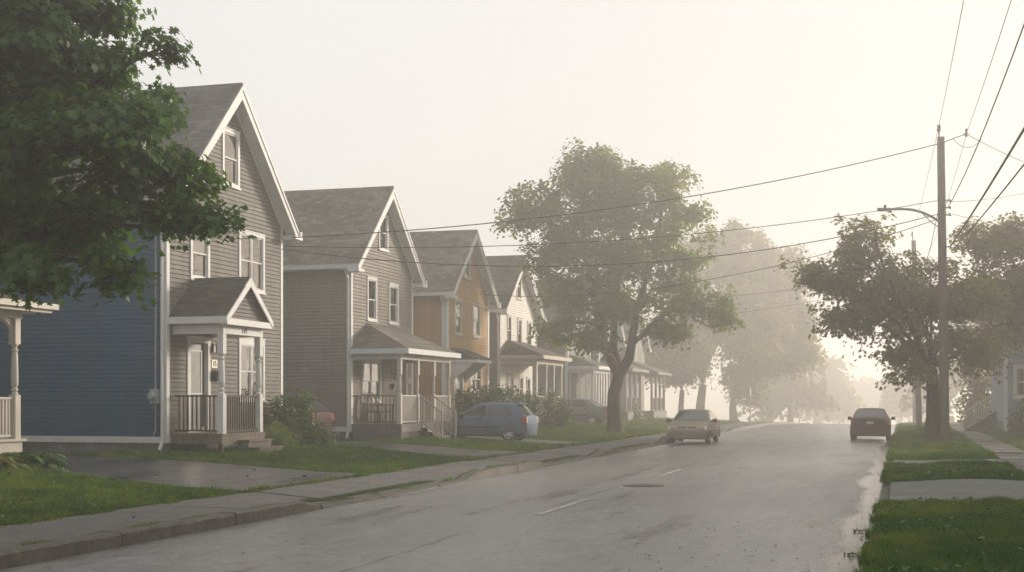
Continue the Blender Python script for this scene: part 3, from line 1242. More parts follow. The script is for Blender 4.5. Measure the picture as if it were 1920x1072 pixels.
def house_shell(par, W, D, zf, ze, zr, sid_front, sid_side, roofm, holes, oh=.32, rake=.38, trim=None, zb=None, shade_back=True, near_hole=(), cb=.11, found=True, gutters=True, band=True, pitch=.115):
    """front at X=0 facing +X, near side wall at Y=0 facing -Y, far side Y=W"""
    T = trim or TRIM
    slope = (zr - ze) / (W / 2)
    front = Frame((0, 0, 0), (0, 1, 0), (1, 0, 0))
    near = Frame((-D, 0, 0), (1, 0, 0), (0, -1, 0))
    far = Frame((0, W, 0), (-1, 0, 0), (0, 1, 0))
    back = Frame((-D, W, 0), (0, -1, 0), (-1, 0, 0))

    def gable(z):
        if z <= ze: return (0, W)
        k = (z - ze) / slope
        return (k, W - k)
    zs = zf + .16
    siding(front, gable, zs, zr - .05, holes, pitch).build('wall', sid_front, par)
    siding(near, lambda z: (0, D), zs, ze, near_hole, pitch).build('wall', sid_side, par)
    siding(far, lambda z: (0, D), zs, ze, [], pitch * 2).build('wall', sid_side, par)
    siding(back, gable, zs, zr - .05, [], pitch * 2).build('wall', sid_side, par)
    # water table board
    m = MB()
    fbox(m, front, -.03, W + .03, -.05, .03, zf, zs - .001)
    fbox(m, near, 0, D - .051, -.05, .03, zf, zs - .001)
    fbox(m, far, .051, D, -.05, .03, zf, zs - .001)
    m.build('base_board', T, par)
    m = MB()
    m.box(-D, -.03, .03, W - .03, -1.2, zf - .001)
    m.build('foundation', CONC, par)
    for F, u0, u1 in ((front, .0, cb), (front, W - cb, W), (near, D - cb, D + .0), (near, 0, cb)):
        mm = MB()
        e = .034 if F is front else .031
        fbox(mm, F, u0 - (.03 if F is front and u0 == 0 else 0), u1 + (.03 if F is front and u1 == W else 0), -.01, e, zs, ze - (0 if F is front else .02))
        mm.build('corner_board', T, par)
    # roof
    t = .13
    x0, x1 = -D - .25, rake
    zl = ze - oh * slope
    tv = t * math.sqrt(1 + slope * slope)
    up = .05 * math.sqrt(1 + slope * slope)
    for sgn in (0, 1):
        fy = (lambda y: y) if sgn == 0 else (lambda y: W - y)
        pts = [(x0, fy(-oh), zl + up), (x0, fy(W / 2), zr + up), (x0, fy(W / 2), zr + up - tv * .5), (x0, fy(-oh), zl + up - tv * .5)]
        if sgn: pts = pts[::-1]
        MB().prism(pts, (x1 - x0, 0, 0)).build('roof', roofm, par)
    # ridge cap
    m = MB()
    for k in (-1, 1):
        m.quad((x0, W / 2, zr + up + .022), (x1, W / 2, zr + up + .022), (x1, W / 2 + k * .16, zr + up + .020 - .16 * slope), (x0, W / 2 + k * .16, zr + up + .020 - .16 * slope))
    m.build('ridge_cap', roofm, par)
    # rake boards + soffit
    bw = .24
    for sgn in (0, 1):
        fy = (lambda y: y) if sgn == 0 else (lambda y: W - y)
        mm = MB()
        za = up - tv * .5 - .004
        for xa, xb, wd, dz in ((x1 - .03, x1 + .004, bw, 0.0), (x1 + .005, x1 + .03, .09, .045)):
            pts = [(xa, fy(-oh - .0), zl + za + dz), (xa, fy(W / 2), zr + za + dz), (xa, fy(W / 2), zr + za + dz - wd * math.sqrt(1 + slope * slope)), (xa, fy(-oh), zl + za + dz - wd)]
            if sgn: pts = pts[::-1]
            mm.prism(pts, (xb - xa, 0, 0))
        mm.build('rake_board', T, par)
        ms = MB()
        zs_ = up - tv * .5 - .02
        ms.prism([(0.03, fy(-oh + .02), zl + zs_ - .0), (0.03, fy(W / 2), zr + zs_), (0.03, fy(W / 2), zr + zs_ - .05), (0.03, fy(-oh + .02), zl + zs_ - .05)][::(1 if sgn == 0 else -1)], (x1 - .064, 0, 0))
        # frieze board on the wall under the rake
        q = .16 * math.sqrt(1 + slope * slope)
        ms.prism([(0.031, fy(0.0), ze + zs_ - .055), (0.031, fy(W / 2), zr + zs_ - .055), (0.031, fy(W / 2), zr + zs_ - .055 - q), (0.031, fy(.0), ze + zs_ - .055 - q)][::(1 if sgn == 0 else -1)], (.025, 0, 0))
        # boxed eave soffit along the side
        yy0, yy1 = (-oh + .02, -.005) if sgn == 0 else (W + .005, W + oh - .02)
        ms.box(x0 + .05, x1 - .036, yy0, yy1, zl - .11, zl - .08)
        ms.build('soffit', T, par)
        if gutters:
            mg = MB()
            ya = -oh - .115 if sgn == 0 else W + oh + .0
            mg.box(x0 + .05, x1 + .06, ya, ya + .115, zl - .09, zl + .045)
            mg.box(x0 + .05, x1 + .07, ya - .01, ya + .125, zl + .02, zl + .05)
            # eave return at the gable end
            yb = -oh - .118 if sgn == 0 else W - .06
            mg.box(x1 - .34, x1 + .075, yb, yb + oh + .178, zl - .2, zl - .092)
            mg.build('gutter', T, par)
    return dict(front=front, near=near, far=far, slope=slope, zl=zl)


def downspout(par, x, y, ztop, zbot, T, oy=.30):
    m = MB()
    m.bar((x, y - oy, ztop), (x, y, ztop - .35), .075, .06, up=(1, 0, 0))
    m.bar((x, y, ztop - .33), (x, y, zbot + .2), .075, .06, up=(1, 0, 0))
    m.bar((x, y, zbot + .22), (x + .02, y - .16, zbot), .075, .06, up=(1, 0, 0))
    return m.build('downspout', T, par)


def wpx(xf, y0, l, r, t, b):
    """casing rectangle on a street front from the four sides seen in the photograph"""
    cx, cy = (l + r) / 2, (t + b) / 2
    u0 = atx(l, cy, xf).y - y0
    u1 = atx(r, cy, xf).y - y0
    return u0, u1, atx(cx, b, xf).z, atx(cx, t, xf).z


def hole(w, tr=.07):
    return (w[0] + tr, w[1] - tr, w[2] + tr, w[3] - tr)


def text_part(par, s, size, loc, rot, mat, name='house_number'):
    cu = bpy.data.curves.new(name, 'FONT')
    cu.body = s
    cu.size = size
    cu.align_x = 'CENTER'
    cu.align_y = 'CENTER'
    cu.extrude = .006
    to = bpy.data.objects.new(name + '_text', cu)
    C.objects.link(to)
    dg = bpy.context.evaluated_depsgraph_get()
    me = bpy.data.meshes.new_from_object(to.evaluated_get(dg))
    bpy.data.objects.remove(to)
    bpy.data.curves.remove(cu)
    me.name = name
    me.materials.clear()
    me.materials.append(mat)
    o = bpy.data.objects.new(name, me)
    C.objects.link(o)
    o.parent = par
    o.location = loc
    o.rotation_euler = rot
    return o


def hip_porch_roof(par, x0, x1, y0, y1, ze, zt, yi0, yi1, mat, T, beam=.2):
    """lean-to roof with hipped ends: wall edge at x0 (top, yi0..yi1 at zt), eaves at x1"""
    m = MB()
    t = .07
    A = [(x0, y0, ze), (x1, y0, ze), (x1, y1, ze), (x0, y1, ze), (x0, yi0, zt), (x0, yi1, zt)]
    Bq = [(a[0], a[1], a[2] - t) for a in A[:4]]
    m.add(A + Bq, [(1, 2, 5, 4), (0, 1, 4), (2, 3, 5), (0, 6, 7, 1), (1, 7, 8, 2), (2, 8, 9, 3), (6, 9, 8, 7)])
    m.build('porch_roof', mat, par)
    m = MB()
    e = .03
    m.box(x0, x1 + e, y0 - e, y0, ze - .17, ze + .005)
    m.box(x0, x1 + e, y1, y1 + e, ze - .17, ze + .005)
    m.box(x1, x1 + e, y0 + .001, y1 - .001, ze - .17, ze + .005)
    m.box(x0, x1 - .01, y0 + .01, y1 - .01, ze - .13, ze - .1)
    m.build('fascia', T, par)


SL_ROOF = (.115, .11, .102)

# ---------------------------------------------------------------- house 1: blue side, grey front
XF = -17.8
H1 = dict(y0=29.7, W=6.5)
h1 = thing('clapboard_house', 'tall gabled house with deep blue clapboard side and grey street front', 'house', (XF, H1['y0'], 0), 0, 'gabled houses along the street')
S_GREY = siding_mat('grey_clapboard', (.20, .185, .163), .16)
S_BLUE = siding_mat('blue_clapboard', (.001, .072, .155), .12)
w1 = {k: wpx(XF, 29.7, *v) for k, v in dict(attic=(415, 447, 245, 350), l2=(355, 391, 425, 526), r2=(446, 494, 437, 545), r1=(446, 494, 634, 750), door=(349, 392, 632, 806)).items()}
zr1 = atx(446, 152, XF + .38).z - .1
ze1 = 6.96
wd = w1['door']
sh = house_shell(h1, 6.5, 13, .60, ze1, zr1, S_GREY, S_BLUE, shingle_mat('dark_shingles', (.15, .142, .138), .80), [hole(w) for w in w1.values()], oh=.30, rake=.42)
F = sh['front']
window(h1, F, *w1['attic'], blind=.55, curtain=.3)
window(h1, F, *w1['l2'], blind=.5, curtain=.42)
window(h1, F, *w1['r2'], style='double', blind=.0, curtain=.3)
window(h1, F, *w1['r1'], style='double', blind=.0, curtain=.38, head=.1)


def door(par, F, rect, leaf, T, glass=True, trim=.13):
    u0, u1, z0, z1 = rect
    m = MB()
    fbox(m, F, u0, u0 + trim, -.12, .05, z0, z1)
    fbox(m, F, u1 - trim, u1, -.12, .05, z0, z1)
    fbox(m, F, u0 + trim, u1 - trim, -.12, .05, z1 - trim, z1)
    fbox(m, F, u0, u1, -.1, .09, z0 - .04, z0 - .001)
    fbox(m, F, u0 - .03, u1 + .03, -.01, .075, z1 + .001, z1 + .035)
    d = MB()
    a, b, lo, hi = u0 + trim, u1 - trim, z0, z1 - trim - (.0)
    fr = m.build('door_frame', T, par)
    fbox(d, F, a + .012, b - .012, -.11, -.07, lo + .01, hi - .012)
    dr = d.build('door', leaf, par)
    q = MB()
    W = b - a
    zl, zh = lo + .95, hi - .2
    gx0, gx1 = a + W * .17, b - W * .17
    for bx in ((gx0, gx0 + .04, zl, zh), (gx1 - .04, gx1, zl, zh), (gx0 + .04, gx1 - .04, zl, zl + .04), (gx0 + .04, gx1 - .04, zh - .04, zh)):
        fbox(q, F, bx[0], bx[1], -.07, -.045, bx[2], bx[3])
    q.build('glass_trim', T, dr)
    gl = MB()
    gl.quad(*[F.p(u, -.062, z) for u, z in ((gx0 + .04, zl + .04), (gx1 - .04, zl + .04), (gx1 - .04, zh - .04), (gx0 + .04, zh - .04))])
    gl.build('pane', plain('curtained_glass', (.30, .30, .285), .12, .15, 6), dr)
    pn = MB()
    for k in range(2):
        ua = a + W * (.17 + .36 * k)
        fbox(pn, F, ua, ua + W * .3, -.07, -.058, lo + .2, lo + .8)
    pn.build('door_panel', leaf, dr)
    hd = MB()
    c = F.p(b - .09, -.045, lo + .98)
    hd.tube([F.p(b - .09, -.07, lo + .98), c], .014, 8)
    hd.lathe(tuple(c - Vector((0, 0, .025))), [(.012, 0), (.03, .012), (.03, .038), (.012, .05)], 10)
    hd.build('handle', STEEL, dr, smooth=40)
    return dr


DOORM = plain('dark_green_door', (.055, .065, .07), .4, .1)
door(h1, F, w1['door'], DOORM, TRIM)
# lamp, number plates, mailbox
u = w1['door'][1]
zl_ = atx(400, 655, XF).z
m = MB()
m.box(.02, .05, u + .16, u + .26, zl_ - .05, zl_ + .18)
m.tube([(.05, u + .21, zl_ + .12), (.11, u + .21, zl_ + .2), (.16, u + .21, zl_ + .16)], .012, 6)
m.lathe((.16, u + .21, zl_ - .1), [(.035, 0), (.055, .02), (.07, .2), (.08, .21), (.02, .28)], 8)
m.build('porch_lamp', plain('aged_brass', (.10, .085, .06), .4, .2, metal=.6), h1)
m = MB()
zp = atx(400, 681, XF).z
m.box(.022, .04, u + .08, u + .38, zp - .11, zp + .11)
pl = m.build('number_plate', plain('plate_white', (.72, .66, .5), .5), h1)
text_part(pl, '15', .2, (.045, u + .23, zp), (R(90), 0, R(90)), BLACK)
m = MB()
zm_ = atx(402, 703, XF).z
m.prism([(.02, u + .12, zm_ - .12), (.17, u + .12, zm_ - .12), (.19, u + .12, zm_ + .03), (.12, u + .12, zm_ + .1), (.02, u + .12, zm_ + .12)], (0, .38, 0))
m.box(.02, .205, u + .11, u + .51, zm_ + .10, zm_ + .118)
m.build('mailbox', plain('mailbox_black', (.02, .02, .02), .35), h1)
# porch
zd = .84
yA, yB = .25, 2.45
xp = 1.38
m = MB()
m.box(.04, xp + .12, yA - .12, yB + .05, zd - .05, zd)
m.box(xp + .06, xp + .10, yA - .1, yB + .03, zd - .26, zd - .052)
m.box(.04, xp + .06, yA - .1, yA - .06, zd - .26, zd - .052)
m.box(.04, xp + .06, yB - .01, yB + .03, zd - .26, zd - .052)
m.build('porch_deck', WOOD, h1)
for q in (yA, yB - .1):
    m = MB()
    m.box(xp - .05, xp + .05, q, q + .1, -.3, zd - .262)
    m.build('porch_footing', WOODD, h1)
m = MB()
sy0, sy1 = 1.0, 2.3
for k in range(3):
    za = zd - .18 * (k + 1)
    xa = xp + .12 + .30 * k
    m.box(xa - .02, xa + .31, sy0 - .03, sy1 + .03, za - .045, za)
    m.box(xa + .24, xa + .27, sy0, sy1, za - .18, za - .046)
for q in (sy0, sy1 - .045):
    m.prism([(xp + .11, q, zd - .3), (xp + .11, q, zd - .24), (xp + 1.0, q, zd - .24 - .54), (xp + 1.0, q, .1), (xp + .8, q, .1)], (0, .045, 0))
m.build('step', WOOD, h1)
zpb = 3.36
for q in (yA + .08, yB - .12):
    post(h1, xp, q, zd, zpb, .17, lo=1.0, hi=.5)
railing(h1, (.06, yA + .08, zd), (xp - .09, yA + .08, zd), .95, WOODD, .12, .034)
railing(h1, (xp, yA + .17, zd), (xp, yB - .21, zd), .95, WOODD, .12, .034)
# porch gable roof
px0, px1, py0, py1 = .03, xp + .28, .06, 2.54
zpe, zpr = 3.74, 4.78
pm = (py0 + py1) / 2
m = MB()
m.box(.03, xp + .09, yA, yA + .16, zpb, zpe - .16)
m.box(.03, xp + .09, yB - .2, yB - .04, zpb, zpe - .16)
m.box(xp - .09, xp + .092, yA + .161, yB - .201, zpb + .002, zpe - .162)
m.build('porch_beam', TRIM, h1)
RS2 = shingle_mat('porch_shingles', (.075, .072, .06), .62)
for sgn in (0, 1):
    ya, yb = (py0, pm) if sgn == 0 else (py1, pm)
    pts = [(px0, ya, zpe), (px0, yb, zpr), (px0, yb, zpr + .07), (px0, ya, zpe + .06)]
    if sgn == 0: pts = pts[::-1]
    MB().prism(pts, (px1 - px0, 0, 0)).build('porch_roof', RS2, h1)
m = MB()
for sgn in (0, 1):
    ya, yb = (py0, pm) if sgn == 0 else (py1, pm)
    pts = [(px1 - .0, ya, zpe + .05), (px1, yb, zpr + .05), (px1, yb, zpr - .16), (px1, ya, zpe - .12)]
    if sgn: pts = pts[::-1]
    m.prism(pts, (.035, 0, 0))
    yy = (py0 - .03, py0) if sgn == 0 else (py1, py1 + .03)
    m.box(px0, px1 + .034, yy[0], yy[1], zpe - .13, zpe + .045)
m.box(px1 - .18, px1 + .02, py0 + .001, py1 - .001, zpe - .158, zpe - .001)
m.box(px0, px1 - .182, py0 + .001, py1 - .001, zpe - .135, zpe - .11)
m.build('porch_trim', TRIM, h1)
Fp = Frame((px1 - .16, py0, 0), (0, 1, 0), (1, 0, 0))
ps = (zpr - zpe) / ((py1 - py0) / 2)
siding(Fp, lambda z: ((z - zpe) / ps, (py1 - py0) - (z - zpe) / ps), zpe, zpr - .04, [], .1).build('porch_gable', S_GREY, h1)
text_part(h1, '149', .19, (xp + .1, 1.35, (zpb + zpe - .16) / 2), (R(90), 0, R(90)), BLACK)
# electric meter and conduit on the blue side
mz = aty(294, 742, 29.7)
mx = mz.x - XF
m = MB()
m.box(mx - .11, mx + .13, -.16, -.03, mz.z - .18, mz.z + .18)
m.lathe((mx - .03, -.16, mz.z), [(.105, 0), (.105, -.05), (.085, -.06), (.085, -.10), (.07, -.115)], 18, 'y')
m.build('meter_box', METER, h1, smooth=35)
m = MB()
m.tube([(mx, -.06, mz.z + .18), (mx, -.06, mz.z + .28), (mx + .01, -.06, ze1 - .3)], .022, 8)
m.tube([(mx, -.06, mz.z - .18), (mx, -.06, .95), (mx - .05, -.06, .8)], .018, 8)
m.build('conduit', METER, h1)
downspout(h1, .0 - .055, -.09, sh['zl'] - .1, .42, TRIM, oy=.27)

# ---------------------------------------------------------------- house 2: brown with long porch
h2 = thing('clapboard_house', 'brown-grey gabled house with a long open front porch and four turned posts', 'house', (XF, 41.4, 0), 0, 'gabled houses along the street')
TRIM3 = trim_mat('tan_trim_paint', (.36, .32, .27))
S_BRN = siding_mat('brown_clapboard', (.27, .24, .20), .14)
w2 = {k: wpx(XF, 41.4, *v) for k, v in dict(attic=(709, 726, 404, 470), l2=(687, 705, 521, 600), r2=(728, 745, 533, 606), r1=(677, 713, 662, 752)).items()}
w2['door'] = (4.2, 5.25, .9, 3.2)
zr2 = atx(733, 348, XF + .38).z - .08
sh = house_shell(h2, 5.85, 11.5, .62, 6.43, zr2, S_BRN, S_BRN, shingle_mat('grey_shingles', (.19, .172, .155), .76), [hole(w) for w in w2.values()], oh=.30, rake=.4)
F = sh['front']
window(h2, F, *w2['attic'], trim=.08, blind=0, curtain=.3)
window(h2, F, *w2['l2'], trim=.085, blind=0, curtain=.3)
window(h2, F, *w2['r2'], trim=.085, blind=.45, curtain=.3)
window(h2, F, *w2['r1'], style='double', trim=.1, blind=.42, curtain=False, head=.22)
door(h2, F, w2['door'], plain('brown_door', (.05, .045, .04), .4), TRIM2)
downspout(h2, -.055, -.09, sh['zl'] - .1, .40, TRIM, oy=.27)
zd = .88
px = 1.75
yy = [.08, 1.75, 3.4, 5.05]
m = MB()
m.box(.04, px + .1, -.02, 5.2, zd - .04, zd)
m.box(px + .05, px + .08, 0, 5.18, zd - .26, zd - .042)
m.box(.04, px + .05, 0, .03, zd - .26, zd - .042)
m.box(.04, px + .05, 5.15, 5.18, zd - .26, zd - .042)
m.build('porch_deck', WOODG, h2)
m = MB()


def lattice(mb, p0, p1, z0, z1):
    p0, p1 = Vector(p0), Vector(p1)
    L = (p1 - p0).length
    d = (p1 - p0) / L
    hgt = z1 - z0
    n = Vector((d.y, -d.x, 0))
    s = .135
    k = -hgt
    while k < L:
        for sg in (0, 1):
            a, b = k, k + hgt
            za, zb = (z0, z1) if sg == 0 else (z1, z0)
            a2, b2 = max(a, 0), min(b, L)
            if b2 > a2:
                za2 = za + (zb - za) * (a2 - a) / hgt
                zb2 = za + (zb - za) * (b2 - a) / hgt
                o = n * (.0 if sg == 0 else .012)
                mb.bar(p0 + d * a2 + o + Vector((0, 0, za2)), p0 + d * b2 + o + Vector((0, 0, zb2)), .04, .01, up=tuple(n)) if False else mb.bar(p0 + d * a2 + o + Vector((0, 0, za2)), p0 + d * b2 + o + Vector((0, 0, zb2)), .011, .042, up=(0, 0, 1))
        k += s


lattice(m, (.06, .012, 0), (px + .05, .012, 0), .25, zd - .262)
lattice(m, (px + .062, .03, 0), (px + .062, 5.14, 0), .25, zd - .262)
m.box(px + .04, px + .075, -.005, .06, .1, zd - .263)
m.build('lattice', WOODG, h2)
m = MB()
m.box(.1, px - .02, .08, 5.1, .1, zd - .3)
m.build('porch_shade_block', DARKROOM, h2)  # dark block painted in for the shade behind the lattice
zb2 = 3.05
for q in yy:
    post(h2, px - .02, q, zd, zb2, .14, TRIM2, lo=1.0, hi=.5)
railing(h2, (.05, .08, zd), (px - .1, .08, zd), .95, WOODD, .13, .022, .04)
railing(h2, (px - .02, yy[0] + .07, zd), (px - .02, yy[1] - .07, zd), .95, TRIM2, .1, .028)
railing(h2, (px - .02, yy[2] + .07, zd), (px - .02, yy[3] - .07, zd), .95, TRIM2, .1, .028)
railing(h2, (.05, yy[3], zd), (px - .1, yy[3], zd), .95, TRIM2, .12, .028)
for q in (yy[1] + .1, yy[2] - .1):
    railing(h2, (px + .06, q, zd), (px + .82, q, .36), .92, TRIM3, .11, .026)
    m = MB()
    m.box(px + .82, px + .88, q - .03, q + .03, .12, 1.3)
    m.build('newel_post', TRIM3, h2)
m = MB()
for k in range(4):
    za = zd - .15 * (k + 1)
    xa = px + .1 + .2 * k
    m.box(xa - .02, xa + .21, yy[1] + .14, yy[2] - .14, za - .04, za)
    m.box(xa - .0, xa + .02, yy[1] + .16, yy[2] - .16, za - .0 + .001, za + .109)
m.build('step', WOODG, h2)
m = MB()
m.box(.04, px + .05, .0, .15, zb2, zb2 + .2)
m.box(.04, px + .05, 4.98, 5.13, zb2, zb2 + .2)
m.box(px - .1, px + .052, .151, 4.979, zb2 + .001, zb2 + .201)
m.build('porch_beam', TRIM2, h2)
hip_porch_roof(h2, .03, px + .36, -.12, 5.28, 3.40, 4.35, 1.35, 4.0, shingle_mat('porch_grey_shingles', (.17, .15, .13), .5), TRIM)
# number, lamp and mailbox by the door
m = MB()
m.box(.02, .16, 3.62, 3.86, 2.1, 2.28)
m.build('mailbox', BLACK, h2)
m = MB()
m.box(.02, .05, 3.68, 3.78, 2.6, 2.8)
m.lathe((.11, 3.73, 2.42), [(.03, 0), (.055, .02), (.07, .2), (.02, .28)], 8)
m.bar((.04, 3.73, 2.72), (.12, 3.73, 2.68), .02)
m.build('porch_lamp', BLACK, h2)
m = MB()
m.box(.022, .04, 5.35, 5.6, 2.3, 2.5)
m.build('number_plate', TRIM2, h2)

# chairs on that porch
CH = wood_mat('dark_chair_wood', (.10, .075, .055))


def porch_chair(x, y, z, rz, label):
    t = thing('porch_chair', label, 'chair', (x, y, z), rz, 'chairs on the porch')
    m = MB(); m.box(-.24, .24, -.25, .25, .38, .42); m.build('seat', CH, t)
    m = MB()
    for k in range(5):
        m.bar((-.22, -.2 + .1 * k, .42), (-.36, -.2 + .1 * k, 1.0), .05, .015)
    m.bar((-.36, -.27, 1.0), (-.36, .27, 1.0), .03, .06)
    m.build('backrest', CH, t)
    for sx in (-.22, .22):
        for sy in (-.23, .23):
            q = MB(); q.bar((sx, sy, 0), (sx, sy, .62 if sx > 0 else .4), .04); q.build('leg', CH, t)
    for sy in (-.26, .26):
        q = MB(); q.box(-.3, .27, sy - .035, sy + .035, .62, .65); q.build('armrest', CH, t)
    return t


c1 = porch_chair(XF + .62, 41.4 + .75, .88, R(-15), 'slatted wooden chair on the brown house porch, under the big window')
c2 = copy_tree(c1)
c2.location = (XF + .58, 41.4 + 1.65, .88)
c2.rotation_euler = (0, 0, R(12))
c2['label'] = 'slatted wooden chair on the brown house porch, the one nearer the front steps'

# ---------------------------------------------------------------- house 3: ochre
h3 = thing('clapboard_house', 'ochre yellow gabled house with a small bracketed hood above its door', 'house', (XF, 51.2, 0), 0, 'gabled houses along the street')
S_OCH = siding_mat('ochre_clapboard', (.56, .345, .15), .10)
w3 = {k: wpx(XF, 51.2, *v) for k, v in dict(attic=(869, 881, 471, 523), l2=(851, 865, 560, 626), r2=(885, 899, 569, 631), r1=(879, 902, 684, 735), door=(849, 868, 690, 764)).items()}
zr3 = atx(886, 428, XF + .38).z - .08
sh = house_shell(h3, 5.75, 11, .7, 6.28, zr3, S_OCH, S_OCH, shingle_mat('brown_shingles', (.19, .165, .145), .76), [hole(w) for w in w3.values()], oh=.30, rake=.4, trim=TRIM, cb=.2)
F = sh['front']
for k in ('attic', 'l2', 'r2'):
    window(h3, F, *w3[k], trim=.08, T=TRIM2, blind=.45, curtain=.3)
window(h3, F, *w3['r1'], style='double', trim=.1, T=TRIM2, blind=.4, curtain=False)
door(h3, F, w3['door'], TRIM2, TRIM)
u0, u1, z0, z1 = w3['door']
m = MB()
m.prism([(.03, u0 - .3, z1 + .35), (.03, u0 - .3, z1 + .85), (1.15, u0 - .3, z1 + .42), (1.15, u0 - .3, z1 + .35)], (0, u1 - u0 + .6, 0))
m.build('door_hood', shingle_mat('hood_shingles', (.12, .11, .1), .4), h3)
m = MB()
m.box(.03, 1.18, u0 - .32, u1 + .32, z1 + .22, z1 + .349)
for q in (u0 - .28, u1 + .2):
    m.prism([(.03, q, z1 + .219), (1.0, q, z1 + .219), (.7, q, z1 - .05), (.25, q, z1 - .35), (.03, q, z1 - .6)], (0, .08, 0))
m.build('hood_bracket', TRIM, h3)
downspout(h3, -.12, -.09, sh['zl'] - .1, .4, TRIM, oy=.27)

# ---------------------------------------------------------------- house 4: cream front
h4 = thing('clapboard_house', 'cream white gabled house with grey side wall and square porch posts', 'house', (XF, 58.7, 0), 0, 'gabled houses along the street')
S_CRM = siding_mat('cream_clapboard', (.86, .83, .78), .05)
S_GRN = siding_mat('grey_green_clapboard', (.26, .27, .25), .1)
w4 = {k: wpx(XF, 58.7, *v) for k, v in dict(attic=(968, 976, 512, 560), a=(950, 957.5, 590, 646), b=(969, 977, 596, 650), c=(987.5, 995, 602, 653), d1=(950, 962, 700, 752), d2=(972, 980, 704, 752), d3=(986, 993, 706, 752)).items()}
zr4 = atx(982, 477, XF + .38).z - .08
sh = house_shell(h4, 6.3, 11, .7, 6.05, zr4, S_CRM, S_GRN, shingle_mat('pale_shingles', (.135, .125, .115), .76), [hole(w) for w in w4.values()], oh=.30, rake=.4)
F = sh['front']
for k, w in w4.items():
    window(h4, F, *w, trim=.08, T=TRIM2, blind=.4, curtain=.3)
downspout(h4, -.055, -.09, sh['zl'] - .1, .4, TRIM, oy=.27)
zd = .95
m = MB()
m.box(.04, 1.85, 0, 5.2, .2, zd)
m.build('porch_deck', WOODG, h4)
for q in (.15, 2.0, 3.4, 4.9):
    post(h4, 1.65, q, zd, 3.35, .2 if q < 1 else .14, TRIM2, plainpost=True)
m = MB()
m.box(.04, 1.76, .05, .24, 3.35, 3.58)
m.box(.04, 1.76, 4.8, 5.0, 3.35, 3.58)
m.box(1.55, 1.762, .241, 4.799, 3.351, 3.581)
m.build('porch_beam', TRIM2, h4)
hip_porch_roof(h4, .03, 2.1, -.1, 5.3, 3.74, 4.5, 1.1, 4.2, shingle_mat('pale_porch_shingles', (.13, .12, .105), .45), TRIM2)
railing(h4, (1.65, .25, zd), (1.65, 4.85, zd), .9, TRIM2, .14, .03)

# ---------------------------------------------------------------- house 5: grey with glazed porch
h5 = thing('clapboard_house', 'grey green gabled house with a glazed entrance porch, behind the twin trunked tree', 'house', (XF, 71.6, 0), 0, 'gabled houses along the street')
sh = house_shell(h5, 5.6, 11, .7, 5.7, 8.5, S_GRN, S_GRN, MATS.setdefault('far_sh', shingle_mat('far_shingles', (.13, .125, .115), .76)), [], oh=.35, rake=.4)
F = sh['front']
for u0, u1, z0, z1 in ((.8, 1.6, 4.0, 5.6), (3.6, 4.4, 4.0, 5.6), (2.45, 3.1, 6.3, 7.5)):
    window(h5, F, u0, u1, z0, z1, trim=.09, T=TRIM, blind=.4, curtain=.3)
px = 1.5
m = MB()
m.box(.04, px, .05, 4.2, .2, 1.35)
m.build('porch_base', S_GRN, h5)
m = MB()
for q in (.05, .62, 1.3, 1.95, 2.6, 3.3, 4.1):
    m.box(px - .09, px, q, q + .09, 1.35, 3.2)
for q in (.12, .66, 1.0, 1.35):
    m.box(q, q + .06, .05, .13, 1.35, 3.2)
m.box(.04, px + .02, .03, 4.22, 3.2, 3.42)
m.build('porch_frame', TRIM, h5)
m = MB()
m.quad((px - .04, .1, 1.36), (px - .04, 4.15, 1.36), (px - .04, 4.15, 3.2), (px - .04, .1, 3.2))
m.quad((.06, .09, 1.36), (px - .05, .09, 1.36), (px - .05, .09, 3.2), (.06, .09, 3.2))
m.build('porch_glass', GLASS, h5)
hip_porch_roof(h5, .03, px + .3, -.1, 4.5, 3.55, 4.2, .9, 3.3, MATS['far_sh'], TRIM)

# houses further down the fog, siding and trim greyed to merge with it
FARH = [('pale clapboard house with white porch columns, two gardens beyond the glazed porch', 79.6, 6.0, 8.6, (.24, .235, .225)),
        ('dim clapboard house with porch columns in the fog left of the grouped trees', 88.5, 6.0, 8.4, (.30, .285, .27))]
for i, (lab, y0, W, zr, col) in enumerate(FARH):
    hb = thing('clapboard_house', lab, 'house', (XF, y0, crest(y0 + 3)), 0, 'gabled houses along the street')
    sm = siding_mat('far_clapboard_%s' % 'abc'[i], col, .08)
    sh = house_shell(hb, W, 10, .7, 5.7, zr, sm, sm, MATS['far_sh'], [], oh=.35, rake=.4, pitch=.23)
    F = sh['front']
    for u0, u1, z0, z1 in ((.9, 1.8, 3.9, 5.5), (3.9, 4.8, 3.9, 5.5), (2.6, 3.3, 6.2, 7.4), (.9, 1.9, 1.4, 3.1)):
        window(hb, F, u0, u1, z0, z1, trim=.1, T=TRIM3, blind=.4, curtain=False)
    m = MB(); m.box(.04, 1.8, .1, 5.2, .2, .95); m.build('porch_deck', WOODG, hb)
    for q in (.25, 1.8, 3.4, 5.0):
        post(hb, 1.62, q, .95, 3.4, .16, TRIM3, plainpost=True)
    hip_porch_roof(hb, .03, 2.1, -.1, 5.4, 3.6, 4.4, 1.0, 4.3, MATS['far_sh'], WOODG)
    railing(hb, (1.62, .3, .95), (1.62, 4.9, .95), .9, WOODG, .2, .04)

